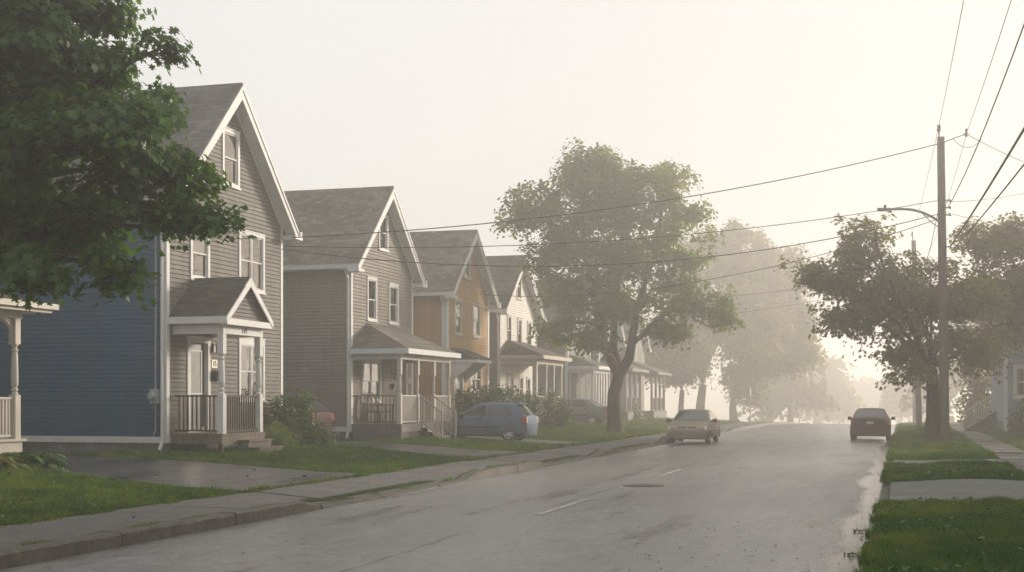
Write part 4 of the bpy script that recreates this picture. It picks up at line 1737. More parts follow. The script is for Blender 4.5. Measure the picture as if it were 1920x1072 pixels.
# ---------------------------------------------------------------- house 0: only its porch corner is in view
h0 = thing('porch_house', 'white porch corner with turned post, fretwork bracket and spindle railing at the near left', 'house', (-20.4, 15.6, 0), 0)
S_WH = siding_mat('white_clapboard', (.6, .58, .54), .08)
sh = house_shell(h0, 8.2, 10, .75, 6.0, 9.5, S_WH, S_WH, MATS['far_sh'], [], oh=.35, rake=.4, pitch=.23)
ox, oy = 2.4, 8.42       # corner post, in house space
pc = aty(30, 700, 24.05)
ox, oy = -18.0 + 20.4, 24.0 - 15.6
zd = .87
m = MB()
m.box(.05, ox + .16, -.4, oy + .2, zd - .05, zd)
m.box(ox + .06, ox + .1, -.4, oy + .12, zd - .3, zd - .052)
m.box(.05, ox + .058, oy + .08, oy + .12, zd - .3, zd - .052)
m.box(ox - .04, ox + .058, oy - .04, oy + .078, -.1, zd - .301)
m.build('porch_deck', TRIM2, h0)
for q in (oy, oy - 2.1, oy - 4.2):
    post(h0, ox, q, zd, 3.42, .17, TRIM2, lo=.93, hi=.55)
railing(h0, (ox, oy - .09, zd), (ox, oy - 2.02, zd), .86, TRIM2, .1, .035, .06)
railing(h0, (ox, oy - 2.19, zd), (ox, oy - 4.1, zd), .86, TRIM2, .1, .035, .06)
railing(h0, (ox - .09, oy, zd), (.05, oy, zd), .86, TRIM2, .1, .035, .06)
m = MB()
m.box(ox - .1, ox + .1, -.4, oy + .12, 3.42, 3.66)
m.box(.05, ox - .101, oy - .1, oy + .12, 3.42, 3.66)
m.build('porch_beam', TRIM2, h0)
# fretwork bracket: quarter ring with spindles
for (dy, dx) in ((-1, 0), (0, -1)):
    m = MB()
    c0 = Vector((ox, oy, 3.42))
    d = Vector((dx, dy, 0))
    o_ = c0 + d * .085
    for r_ in (.40, .25):
        pts = []
        for k in range(9):
            a = R(90) * k / 8
            pts.append(o_ + d * (r_ * (1 - math.sin(a)) * .95) + Vector((0, 0, -r_ * (1 - math.cos(a)) * 1.05)))
        for a, b in zip(pts[:-1], pts[1:]):
            m.bar(a, b, .03, .035)
    for k in range(1, 5):
        m.bar(o_ + d * (.07 * k) + Vector((0, 0, 0)), o_ + d * (.02 * k) + Vector((0, 0, -.34 + .055 * k)), .022)
    m.build('fretwork_bracket', TRIM2, h0)
hip_porch_roof(h0, .03, ox + .5, -.9, oy + .52, 3.72, 4.55, .5, oy - 1.2, shingle_mat('corner_porch_shingles', (.07, .066, .062), .4), TRIM2)
m = MB()
m.box(.05, ox + .62, oy + .551, oy + .65, 3.62, 3.74)
m.box(ox + .531, ox + .63, -.9, oy + .65, 3.622, 3.742)
m.build('gutter', TRIM2, h0)

# ---------------------------------------------------------------- right hand house with bay window
hr = thing('bay_window_house', 'pale blue-grey house with white corner boards and a bay window behind the right hand hedge', 'house', (4.35, 62.0, 0), 0)
S_PB = siding_mat('pale_blue_clapboard', (.36, .40, .46), .08)
# box with the near wall facing the camera
nearF = Frame((0, 0, 0), (1, 0, 0), (0, -1, 0))
leftF = Frame((0, 9, 0), (0, -1, 0), (-1, 0, 0))
wl = (.35, 1.05, aty(1888, 745, 62).z, aty(1888, 684, 62).z)
siding(nearF, lambda z: (0, 8), .75, 6.4, [hole(wl), (2.5, 3.6, 2.0, 4.0)], .115).build('wall', S_PB, hr)
siding(leftF, lambda z: (0, 9), .75, 6.4, [], .115).build('wall', S_PB, hr)
m = MB(); m.box(.03, 8, .03, 9, -.5, .75); m.build('foundation', CONC, hr)
window(hr, nearF, *wl, trim=.12, blind=.0, curtain=.35)
window(hr, nearF, 2.4, 3.7, 1.9, 4.1, trim=.12, style='double', blind=.3, curtain=.35)
for a, b in ((-.035, .13), (1.55, 1.85)):
    m = MB(); fbox(m, nearF, a, b, -.01, .035, .3 if a < 0 else 1.5, 6.4); m.build('corner_board', TRIM, hr)
m = MB()
fbox(m, nearF, -.2, 8, -.1, .1, 3.75, 3.95)
m.build('bay_cornice', TRIM, hr)
m = MB()
m.prism([(-.4, -.4, 6.4), (8.4, -.4, 6.4), (4, -.4, 9.6)], (0, 9.8, 0))
m.build('roof', MATS['far_sh'], hr)
# steps to the street at the far side of the bay
m = MB()
for k in range(5):
    m.box(-.28 * (k + 1), -.28 * k, 5.0, 6.4, .1, 1.15 - .19 * k)
m.build('step', CONC, hr)
for q in (5.0, 6.4):
    railing(hr, (-.05, q, 1.1), (-1.45, q, .2), .9, TRIM2, .18, .03)

# ---------------------------------------------------------------- unseen right hand row, added so its shade falls over the near street
S_TAN = siding_mat('tan_clapboard', (.34, .29, .22), .1)
for lab, y0, zr, W, xr_ in (('unseen tan gabled house added on the right to shade the street, nearest to the viewer', 8, 10.6, 8.5, 9.5),
                            ('unseen tan gabled house added on the right to shade the street, between two others', 21, 10.2, 8.5, 10.5),
                            ('unseen tan gabled house added on the right to shade the street, next to the bay window house', 35, 10.8, 9.5, 9.8)):
    hb = thing('shade_house', lab, 'house', (xr_, y0 + W, 0), R(180), 'added shade houses on the right side out of view')
    sh = house_shell(hb, W, 12, .7, 6.8, zr, S_TAN, S_TAN, MATS['far_sh'], [], oh=.35, rake=.4, pitch=.23)
    for u0, u1, z0, z1 in ((1, 2, 4, 5.6), (5.5, 6.5, 4, 5.6), (1, 2, 1.4, 3.1), (3.6, 4.5, 7.2, 8.4)):
        window(hb, sh['front'], u0, u1, z0, z1, trim=.1, T=TRIM, blind=.4, curtain=False)
    door(hb, sh['front'], (5.4, 6.5, .8, 3.1), TRIM2, TRIM)

# ------------------------------------------------------------------ cars
TYRE = plain('tyre_rubber', (.018, .018, .018), .8)
RIM = plain('alloy_rim', (.68, .68, .69), .4, .1, metal=.25)
CGLASS = plain('car_glass', (.055, .065, .06), .04, .1, 1, spec=.9)
REDL = plain('red_lamp_lens', (.42, .03, .02), .15, .15, 20, spec=.7)
CLEARL = plain('clear_lamp_lens', (.8, .8, .76), .1, .25, 25, spec=.8)
PLATE = plain('number_plate_white', (.6, .6, .58), .5)
CHROME = plain('chrome', (.6, .6, .6), .15, .05, metal=1)


def wheel(par, x, y, r, side, w=.19, spokes=6):
    root = thing('wheel', None, None, (x, y, r))
    root.parent = par
    m = MB()
    s = side
    pr = [(r * .66, -w / 2), (r * .9, -w / 2), (r * .985, -w * .38), (r, -w * .2), (r, w * .2), (r * .985, w * .38), (r * .9, w / 2), (r * .66, w / 2)]
    m.lathe((0, 0, 0), pr, 28, 'y', False)
    m.build('tyre', TYRE, root, smooth=40)
    m = MB()
    yo = s * w * .42
    m.lathe((0, 0, 0), [(r * .69, s * w * .1), (r * .69, yo), (r * .62, yo + s * .008), (r * .6, yo - s * .02), (r * .6, s * w * .1)], 28, 'y', False)
    m.lathe((0, yo - s * .02, 0), [(.07, 0), (.06, s * .025), (.03, s * .03)], 12, 'y')
    for k in range(spokes):
        a = 2 * math.pi * k / spokes + .3
        a2 = a + .28
        m.bar((math.cos(a) * .05, yo - s * .015, math.sin(a) * .05), (math.cos(a2) * r * .62, yo - s * .008, math.sin(a2) * r * .62), .02, .055, up=(math.cos(a + 1.57), 0, math.sin(a + 1.57)))
    m.build('rim', RIM, root, smooth=40)
    m = MB()
    m.lathe((0, 0, 0), [(r * .6, s * w * .05), (r * .6, s * w * .06)], 20, 'y')
    m.build('brake_disc', BLACK, root)
    return root


def make_car(name, label, loc, rz, paint, P, group=None):
    root = thing(name, label, 'car', loc, rz, group)
    W = P['W'] / 2
    # --- lower body loft: stations (x, ztop, halfwidth, zbottom)
    st = P['stations']
    rows = []
    belt_in = .86
    for x, zt, hw, zb in st:
        zm = zb + (zt - zb) * .55
        half = [(0, zb), (hw * .80, zb), (hw * .93, zb + .05), (hw * .985, zb + .16), (hw, zm), (hw * .985, zt - .10), (hw * .945, zt - .03), (hw * .86, zt), (hw * .5, zt + .022), (0, zt + .03)]
        ring = [(x, y_, z_) for y_, z_ in half] + [(x, -y_, z_) for y_, z_ in half[-2:0:-1]]
        rows.append(ring)
    m = MB()
    n = len(rows[0])
    for r_ in rows: m.v += r_
    for i in range(len(rows) - 1):
        for k in range(n):
            k2 = (k + 1) % n
            m.f.append((i * n + k, (i + 1) * n + k, (i + 1) * n + k2, i * n + k2))
    m.f.append(tuple(range(n)))
    m.f.append(tuple((len(rows) - 1) * n + k for k in range(n))[::-1])
    body = m.build('body', paint, root)
    # wheel arches
    c = MB()
    for wx in P['wheels']:
        for s in (-1, 1):
            c.lathe((wx, s * (W - .12), P['r'] + .01), [(P['r'] * 1.16, -.16), (P['r'] * 1.16, .3)] if s > 0 else [(P['r'] * 1.16, -.3), (P['r'] * 1.16, .16)], 28, 'y')
    cut = c.build('arch_cutter', BLACK, root)
    bpy.context.view_layer.update()
    md = body.modifiers.new('arches', 'BOOLEAN')
    md.operation = 'DIFFERENCE'
    md.object = cut
    md.solver = 'EXACT'
    md.material_mode = 'TRANSFER'
    dg = bpy.context.evaluated_depsgraph_get()
    me = bpy.data.meshes.new_from_object(body.evaluated_get(dg))
    body.modifiers.clear()
    body.data = me
    me.name = 'body'
    bpy.data.objects.remove(cut)
    me.shade_smooth()
    me.set_sharp_from_angle(angle=R(34))
    # --- cabin
    prof = P['cabin']           # (x, z) from windscreen base to rear glass base
    zbelt = prof[0][1]
    zroof = max(z for _, z in prof)
    wb, wr = W * .93, W * P.get('roofw', .70)

    def hwz(z):
        t = max(0, min(1, (z - zbelt) / (zroof - zbelt)))
        return wb + (wr - wb) * (t ** 1.15)

    def bez(t):
        """smooth point on the cabin profile, t in 0..len-1"""
        i = min(int(t), len(prof) - 2)
        f = t - i
        p0 = Vector(prof[max(i - 1, 0)]); p1 = Vector(prof[i]); p2 = Vector(prof[i + 1]); p3 = Vector(prof[min(i + 2, len(prof) - 1)])
        return p1.lerp(p2, f)
    m = MB()
    pr2 = []
    for i in range(len(prof) - 1):
        pr2.append(prof[i])
        a, b = Vector(prof[i]), Vector(prof[i + 1])
        if (b - a).length > .5:
            pr2.append(tuple(a.lerp(b, .33))); pr2.append(tuple(a.lerp(b, .67)))
    pr2.append(prof[-1])
    K = [-1, -.97, -.8, -.4, 0, .4, .8, .97, 1]
    for x, z in pr2:
        h = hwz(z)
        m.v.append((x, -wb - .002, zbelt - .06))
        for k in K:
            m.v.append((x, k * h, z + .04 * (1 - abs(k) ** 2.2) - (.012 if abs(k) == 1 else 0)))
        m.v.append((x, wb + .002, zbelt - .06))
    nn = len(K) + 2
    for i in range(len(pr2) - 1):
        for k in range(nn - 1):
            m.f.append((i * nn + k, i * nn + k + 1, (i + 1) * nn + k + 1, (i + 1) * nn + k))
    cabin = m.build('cabin', paint, root, smooth=38)

    def side_poly(pts, name, off=.006, mat=CGLASS):
        for s in (-1, 1):
            q = MB()
            P_ = [(x, s * (hwz(z) * 1.0 + off + .004), z) for x, z in pts]
            if s > 0: P_ = P_[::-1]
            q.quad(*P_)
            q.build(name, mat, root)
    for pts in P['side_windows']:
        side_poly(pts, 'side_window')

    def screen(ia, ib, name, margin=.07, wm=.90):
        a, b = Vector(prof[ia]), Vector(prof[ib])
        q = MB()
        d = (b - a).normalized()
        nrm = Vector((-d.y, d.x))
        if nrm.y < 0: nrm = -nrm
        NU, NV = 9, 6
        for j in range(NV):
            t = margin + (1 - 1.8 * margin) * j / (NV - 1)
            p = a.lerp(b, t)
            for i in range(NU):
                k = -wm + 2 * wm * i / (NU - 1)
                h = hwz(p.y)
                z = p.y + .04 * (1 - abs(k) ** 2.2)
                q.v.append((p.x + nrm.x * .012, k * h, z + nrm.y * .012))
        for j in range(NV - 1):
            for i in range(NU - 1):
                f = (j * NU + i, j * NU + i + 1, (j + 1) * NU + i + 1, (j + 1) * NU + i)
                q.f.append(f if a.x > b.x else f)
        q.build(name, CGLASS, root, smooth=60)
    screen(0, 1, 'windscreen')
    screen(len(prof) - 1, len(prof) - 2, 'rear_window')
    # wheels
    for wx in P['wheels']:
        for s in (-1, 1):
            wheel(root, wx, s * (W - .11), P['r'], s)
    # mirrors
    mxr = P['mirror']
    for s in (-1, 1):
        q = MB()
        q.prism([(mxr + .09, s * (W + .02), zbelt - .01), (mxr - .03, s * (W + .02), zbelt - .03), (mxr - .05, s * (W + .02), zbelt + .10), (mxr + .03, s * (W + .02), zbelt + .12)][::s], (0, s * .17, 0))
        q.bar((mxr + .02, s * (W - .12), zbelt - .01), (mxr + .02, s * (W + .05), zbelt + .03), .05)
        q.build('mirror', P.get('mirror_mat', BLACK), root)
    # handles, side moulding
    for hx in P['handles']:
        for s in (-1, 1):
            q = MB()
            q.box(hx - .08, hx + .08, min(s * (W - .012), s * (W + .012)), max(s * (W - .012), s * (W + .012)), P['hz'] - .022, P['hz'] + .022)
            q.build('handle', BLACK, root)
    for s in (-1, 1):
        q = MB()
        a, b = P['mould']
        q.box(a, b, min(s * (W - .02), s * (W + .009)), max(s * (W - .02), s * (W + .009)), .50, .56)
        q.build('side_moulding', P.get('mould_mat', BLACK), root)
        for dx in P['doors']:
            q = MB()
            q.box(dx - .006, dx + .006, min(s * (W - .03), s * (W + .0015)), max(s * (W - .03), s * (W + .0015)), .30, zbelt - .1)
            q.build('door_gap', BLACK, root)
    # lights, grille, plates
    fx, rx = st[-1][0], st[0][0]
    hw = P['lampw']
    for s in (-1, 1):
        q = MB()
        q.prism([(P['tlx'], s * hw[0], P['tlz'][0]), (P['tlx'], s * hw[1], P['tlz'][0]), (P['tlx'] + .02, s * hw[1], P['tlz'][1]), (P['tlx'] + .02, s * hw[0], P['tlz'][1])][::s], (.22, s * .02, 0))
        q.build('tail_light', REDL, root)
        q = MB()
        q.prism([(P['hlx'], s * P['hlw'][0], P['hlz'][0]), (P['hlx'] - .09, s * P['hlw'][1], P['hlz'][0] + .015), (P['hlx'] - .12, s * P['hlw'][1], P['hlz'][1]), (P['hlx'] - .03, s * P['hlw'][0], P['hlz'][1] - .02)][::-s], (-.2, 0, 0))
        q.build('headlight', CLEARL, root)
    q = MB()
    q.prism([(P['hlx'] + .012, -P['hlw'][0] + .03, P['hlz'][0] + .01), (P['hlx'] + .012, P['hlw'][0] - .03, P['hlz'][0] + .01), (P['hlx'] - .018, P['hlw'][0] - .02, P['hlz'][1] - .03), (P['hlx'] - .018, -P['hlw'][0] + .02, P['hlz'][1] - .03)], (-.1, 0, 0))
    gr = q.build('grille', BLACK, root)
    q = MB()
    q.lathe((P['hlx'] + .0, 0, (P['hlz'][0] + P['hlz'][1]) / 2 - .01), [(.055, 0), (.055, .018), (.03, .024)], 16, 'x')
    q.build('badge', CHROME, gr, smooth=40)
    q = MB()
    q.box(rx - .022, rx + .05, -.16, .16, P['plz'] - .055, P['plz'] + .055)
    q.build('licence_plate', PLATE, root)
    q = MB()
    q.box(fx - .05, fx + .022, -.16, .16, .36, .47)
    q.build('licence_plate', PLATE, root)
    # bumpers: a proud strip front and rear
    for xx, s in ((rx, -1), (fx, 1)):
        q = MB()
        bw = W * .93
        pts = []
        for k in range(11):
            t = -1 + 2 * k / 10
            pts.append((xx + s * (.05 - .16 * abs(t) ** 3), t * bw * 1.06))
        for (xa, ya), (xb, yb) in zip(pts[:-1], pts[1:]):
            zt_ = P['bmz'][0 if s < 0 else 1]
            q.add([(xa, ya, .24), (xb, yb, .24), (xb, yb, zt_), (xa, ya, zt_), (xa - s * .25, ya * .97, .24), (xb - s * .25, yb * .97, .24), (xb - s * .25, yb * .97, zt_ + .02), (xa - s * .25, ya * .97, zt_ + .02)],
                  [(0, 1, 2, 3), (3, 2, 6, 7), (4, 5, 1, 0)])
        q.add([(pts[0][0], pts[0][1], .24)], [])
        q.build('bumper', P.get('bump_mat', paint), root, smooth=50)
    if P.get('spoiler'):
        q = MB()
        q.prism([(P['spoiler'], -wr * .92, zroof + .005), (P['spoiler'] - .2, -wr * .85, zroof - .02), (P['spoiler'] - .2, wr * .85, zroof - .02), (P['spoiler'], wr * .92, zroof + .005)], (0, 0, .035))
        q.build('spoiler', paint, root)
    # exhaust and underside
    q = MB()
    q.box(st[0][0] + .3, st[-1][0] - .3, -W * .75, W * .75, .2, .3)
    q.build('underbody', BLACK, root)
    return root


HATCH = dict(W=1.64, r=.29, wheels=(-1.17, 1.22), roofw=.72,
             stations=[(-1.90, .80, .64, .34), (-1.86, .94, .74, .30), (-1.7, .96, .80, .24), (-1.17, .965, .82, .22), (-.3, .955, .82, .20), (.75, .95, .82, .20), (1.0, .905, .81, .20), (1.3, .86, .795, .22), (1.65, .78, .76, .24), (1.88, .69, .68, .26), (1.96, .58, .56, .30)],
             cabin=[(.98, .90), (.18, 1.36), (-.25, 1.41), (-.8, 1.40), (-1.38, 1.345), (-1.80, .92)],
             side_windows=[[(.66, .985), (.02, 1.32), (-.22, 1.345), (-.28, .985)], [(-.38, .985), (-.33, 1.345), (-.88, 1.335), (-.97, .985)], [(-1.0, .985), (-.93, 1.33), (-1.1, 1.28), (-1.29, 1.1), (-1.32, .985)]],
             mirror=.62, handles=(-.10, -1.02), hz=.87, mould=(-.85, .88), doors=(-.33, .72), lampw=(.62, .80), tlx=-1.885, tlz=(.70, .92), hlx=1.93, hlw=(.36, .72), hlz=(.60, .74), plz=.43, bmz=(.58, .54), spoiler=-1.34)
SEDAN = dict(W=1.74, r=.305, wheels=(-1.32, 1.34), roofw=.68,
             stations=[(-2.2, .86, .70, .32), (-2.16, .97, .78, .28), (-1.9, 1.0, .84, .24), (-1.3, .99, .865, .22), (-.4, .96, .87, .20), (.9, .95, .87, .20), (1.15, .91, .86, .20), (1.5, .87, .84, .22), (1.9, .79, .80, .24), (2.1, .70, .73, .26), (2.18, .58, .60, .30)],
             cabin=[(1.1, .92), (.28, 1.36), (-.15, 1.405), (-.55, 1.40), (-.98, 1.345), (-1.68, .975)],
             side_windows=[[(.82, .985), (.14, 1.32), (-.12, 1.34), (-.17, .985)], [(-.27, .985), (-.22, 1.34), (-.8, 1.315), (-1.15, .985)]],
             mirror=.74, handles=(.0, -.98), hz=.87, mould=(-1.0, .98), doors=(-.22, .86), lampw=(.43, .82), tlx=-2.195, tlz=(.72, .95), hlx=2.14, hlw=(.40, .79), hlz=(.60, .745), plz=.80, bmz=(.66, .56))


def carpaint(name, col, metal=0, rough=.5):
    m, nt, b = nodes(name)
    n = noise(nt, 1.6, 5, .6)
    n2 = noise(nt, 1, 3, .6, stretch=(2, 2, 7))
    r1 = ramp(nt, n.outputs[0], [(.3, [c * .85 for c in col]), (.7, [c * 1.12 for c in col])])
    sp = nt.nodes.new('ShaderNodeSeparateXYZ')
    tc = nt.nodes.new('ShaderNodeTexCoord')
    lk(nt, tc.outputs['Object'], sp.inputs[0])
    # road dirt on the sills
    d = ramp(nt, math_n(nt, 'ADD', sp.outputs['Z'], math_n(nt, 'MULTIPLY', n2.outputs[0], .3)), [(.42, (1, 1, 1)), (.75, (0, 0, 0))])
    o = mix(nt, math_n(nt, 'MULTIPLY', d.outputs[0], .55), r1.outputs[0], (.075, .066, .055))
    lk(nt, o, b.inputs['Base Color'])
    b.inputs['Metallic'].default_value = metal
    b.inputs['Roughness'].default_value = rough
    b.inputs['Coat Weight'].default_value = 0
    b.inputs['Specular IOR Level'].default_value = .03
    b.inputs['Coat Roughness'].default_value = .12
    return m


PB = carpaint('blue_grey_paint', (.12, .175, .25))
PG = carpaint('silver_grey_paint', (.20, .22, .24))
PBE = carpaint('beige_paint', (.36, .30, .235))
PD = carpaint('dark_brown_paint', (.13, .075, .058))
PR = carpaint('dark_red_paint', (.05, .012, .011))
make_car('parked_car', 'blue-grey five door hatchback in the driveway beside the brown house, red tail light', (-15.1, 47.85, lawn(-14.5, 48.3) - .03), R(180), PB, HATCH, 'cars parked along the street')
make_car('parked_car', 'silver-grey sedan in a driveway, its tail hidden by the twin trunked tree', (-16.9, 68.9, lawn(-16.9, 68.9) + .01), R(180), PG, SEDAN, 'cars parked along the street')
make_car('parked_car', 'beige sedan at the left kerb facing the viewer, headlights and grille visible', (-7.74, 51.6, crest(52) + .02), R(-90 + .6), PBE, SEDAN, 'cars parked along the street').scale = (.91, .91, .91)
make_car('parked_car', 'dark reddish brown sedan at the right kerb seen from behind with red tail lights', (-1.22, 57.8, crest(57) + .02), R(90), PD, SEDAN, 'cars parked along the street').scale = (.92, .92, .92)
make_car('parked_car', 'dark red car behind the bushes between the grey and brown houses', (-19.2, 38.15, lawn(-19.2, 38) + .01), R(180), PR, HATCH, 'cars parked along the street')

# ------------------------------------------------------------------ poles
PG_ = 'utility poles along the right verge'
pb = Vector((1.43, 47.7, lawn(1.43, 47.7)))
ptop = atd(1764, 258, 45.4 + .3)
pole = thing('utility_pole', 'near wooden utility pole in front of the street maple, carrying a curved street lamp arm', 'utility pole', pb, 0, PG_)
m = MB()
top = ptop - pb
m.tube([(0, 0, -.3), tuple(top * .3), tuple(top * .65), tuple(top)], [.165, .155, .142, .125], 16)
m.build('pole_shaft', POLEW, pole, smooth=60)
m = MB()
m.tube([top + Vector((-.06, 0, -.1)), top + Vector((-.06, 0, .22))], .025, 8)
m.lathe(tuple(top + Vector((-.06, 0, .2))), [(.04, 0), (.075, .03), (.075, .1), (.05, .12), (.07, .15), (.06, .22), (.02, .24)], 12)
m.build('insulator', plain('brown_porcelain', (.14, .09, .06), .25), pole, smooth=40)


def along(z):
    return top * ((z - pb.z) / top.z)


za = atd(1762, 418, 45.4).z
A = along(za)
m = MB()
tip = atd(1672, 393, 45.4) - pb
mid = atd(1725, 400, 45.4) - pb
arm = []
for k in range(10):
    t = k / 9
    arm.append(A * (1 - t) ** 2 + mid * 2 * t * (1 - t) * 1.0 + tip * t * t + Vector((0, 0, .12 * math.sin(math.pi * t))))
m.tube(arm, [.045] * 9 + [.04], 8)
m.tube([along(za - .22), along(za - .22).lerp(arm[4], .5) + Vector((0, 0, -.06)), arm[4]], .018, 6)
m.build('lamp_arm', STEEL, pole, smooth=60)
m = MB()
hd = (atd(1645, 393, 45.4) - pb)
d = (hd - tip).normalized()
m.add([tuple(tip + Vector((0, 0, .04)) + Vector((0, .08, 0))), tuple(tip + Vector((0, -.08, .04))), tuple(hd + Vector((0, -.15, .03))), tuple(hd + Vector((0, .15, .03))),
       tuple(tip + Vector((0, .1, -.06))), tuple(tip + Vector((0, -.1, -.06))), tuple(hd + Vector((0, -.14, -.06))), tuple(hd + Vector((0, .14, -.06)))],
      [(0, 1, 2, 3), (7, 6, 5, 4), (0, 4, 5, 1), (1, 5, 6, 2), (2, 6, 7, 3), (3, 7, 4, 0)])
lh = m.build('lamp_head', STEEL, pole)
m = MB()
c_ = tip.lerp(hd, .45)
m.lathe(tuple(c_ + Vector((0, 0, .03))), [(.05, 0), (.05, .1), (.035, .12)], 10)
m.build('photocell', BLACK, lh, smooth=40)
for z_, l_ in ((6.9, .16), (8.0, .16), (8.25, .16), (8.5, .14)):
    m = MB()
    q = along(z_)
    m.bar(q + Vector((-.05, 0, 0)), q + Vector((.28, -.03, 0)), .04, .05)
    m.lathe(tuple(q + Vector((.28, -.03, -.05))), [(.03, 0), (.045, .05), (.03, .1)], 8)
    m.build('wire_bracket', STEEL, pole)
p2b = Vector((.95, 76.0, lawn(.95, 76)))
pole2 = thing('utility_pole', 'second wooden utility pole, fainter, seen left of the street maple trunk', 'utility pole', p2b, 0, PG_)
p2t = atd(1713, 452, 73.4) - p2b
m = MB()
m.tube([(0, 0, -.3), tuple(p2t * .5), tuple(p2t)], [.17, .15, .125], 12)
m.build('pole_shaft', POLEW, pole2, smooth=60)
m = MB()
m.tube([p2t + Vector((-.05, 0, 0)), p2t + Vector((-.05, 0, .3))], .03, 6)
m.lathe(tuple(p2t + Vector((-.05, 0, .25))), [(.05, 0), (.08, .04), (.06, .2), (.02, .25)], 8)
m.build('insulator', MATS['brown_porcelain'], pole2)
m = MB()
q = p2t * .88
m.bar(q, q + Vector((.75, 0, 0)), .05, .06)
m.lathe(tuple(q + Vector((.72, 0, 0))), [(.03, -.1), (.07, 0), (.07, .2), (.03, .25)], 8)
m.build('wire_bracket', STEEL, pole2)
p3b = Vector((1.0, 108, lawn(1, 108)))
pole3 = thing('utility_pole', 'farthest utility pole, a thin ghost in the fog beside the road', 'utility pole', p3b, 0, PG_)
m = MB()
m.tube([(0, 0, -.3), (0, 0, 9.3)], [.17, .13], 10)
m.build('pole_shaft', POLEW, pole3, smooth=60)
m = MB()
m.bar((-.8, 0, 8.8), (.8, 0, 8.8), .09, .1)
m.build('wire_bracket', STEEL, pole3)

WIRE = plain('wire_insulation', (.03, .027, .025), .6)
WG = 'overhead wires'


def wire(a, b, sag, r, label, n=26, extra=None):
    a, b = Vector(a), Vector(b)
    pts = []
    for i in range(n + 1):
        t = i / n
        p = a.lerp(b, t)
        p.z -= sag * 4 * t * (1 - t)
        pts.append(p - a)
    m = MB()
    m.tube(pts, r, 6)
    o = m.build('overhead_wire', WIRE, smooth=60)
    o.location = a
    tag(o, label, 'wire', WG)
    return o


PT = lambda z: pb + along(z)
# drops crossing the street to the houses
wire(aty(546, 444, 36.6) if False else atx(546, 446, -17.4), atd(1757, 271, 45.3), .55, .016, 'thick service wire from the grey house eave up to the top of the near pole')
wire(atx(530, 462, -17.7), atd(1757, 377, 45.3), .55, .012, 'thin wire crossing the street at the height of the lamp arm')
wire(atx(528, 468, -17.7), atd(1759, 402, 45.3), 1.05, .015, 'lower wire sagging across the brown roof to the near pole')
wire(atx(900, 551, -17.6), atd(1757, 412, 45.3), .9, .013, 'wire from the cream house rising through the crown of the twin trunked tree')
wire(atx(1062, 566, -17.6), atd(1712, 505, 73.2), .5, .016, 'low wire from the glazed porch house to the second pole')
wire(atx(1130, 596, -17.6), atd(1712, 520, 73.2), .7, .013, 'lowest faint wire reaching the second pole through the fog')
# wires along the street: behind the camera -> near pole -> second pole
yb_ = 3.0
wire((1.55, yb_, 10.9), pb + top + Vector((-.06, 0, .42)), .35, .010, 'hair thin top wire running to the insulator on the pole top')
wire(pb + top + Vector((-.06, 0, .42)), p2b + p2t + Vector((-.05, 0, .5)), .25, .009, 'hair thin top wire between the near and the second pole')
sp_ = atd(1812, 252, 45.6)
wire((2.55, yb_, 10.6), sp_, .35, .010, 'thin wire ending at the small floating clamp right of the pole top')
wire(sp_, p2b + p2t * .9 + Vector((.72, 0, .2)), .35, .009, 'thin wire from the floating clamp down to the second pole bracket')
wire((2.35, yb_, 9.1), PT(8.25) + Vector((.2, -.03, 0)), .75, .014, 'medium wire meeting the pole just below the lamp arm height')
wire(PT(8.25) + Vector((-.1, 0, 0)), p2b + p2t * .8, .8, .012, 'wire below the lamp arm sagging on to the second pole')
wire((2.9, yb_, 7.15), PT(6.9) + Vector((.25, -.03, 0)), .25, .026, 'thickest cable coming down from the right edge to the near pole')
wire((3.75, yb_, 7.1), PT(6.75) + Vector((.3, .1, 0)), .25, .019, 'second cable, running just below the thickest cable at the right')
wire(atd(1761, 272, 45.3), sp_, -.02, .016, 'short wire between the pole top and the floating clamp')
wire(sp_, atd(1990, 330, 52), .1, .014, 'wire from the floating clamp down to the right edge of the view')
wire(atd(1788, 262, 45.4), atd(1840, 262, 45.9), .28, .011, 'short hanging loop of slack wire right of the pole top')
wire(PT(8.45) + Vector((.1, 0, 0)), atd(1990, 346, 54), .15, .013, 'wire from the near pole passing over the right hand tree')
wire(PT(8.1) + Vector((.1, 0, 0)), atd(1990, 445, 54), .05, .013, 'wire from the near pole dropping into the right hand tree')
cl = thing('wire_clamp', 'small dark clamp floating where wires meet right of the pole top', 'clamp', sp_)
m = MB(); m.lathe((0, 0, -.1), [(.02, 0), (.06, .04), (.06, .12), (.03, .2), (.045, .26), (.01, .3)], 8)
m.build('clamp_body', BLACK, cl, smooth=40)
m = MB(); m.bar((-.12, 0, 0), (.12, 0, 0), .03); m.build('clamp_jaw', STEEL, cl)

# ------------------------------------------------------------------ thin sign post far left
sgb = Vector((-9.3, 86, lawn(-11, 86)))
sg = thing('sign_post', 'thin bare sign post seen edge-on by the kerb, far off in the fog', 'sign post', sgb)
m = MB(); m.box(-.03, .03, -.03, .03, -.2, 2.35); m.build('post', STEEL, sg)
m = MB(); m.box(-.02, .02, -.28, .28, 1.75, 2.3); m.build('sign_plate', STEEL, sg)

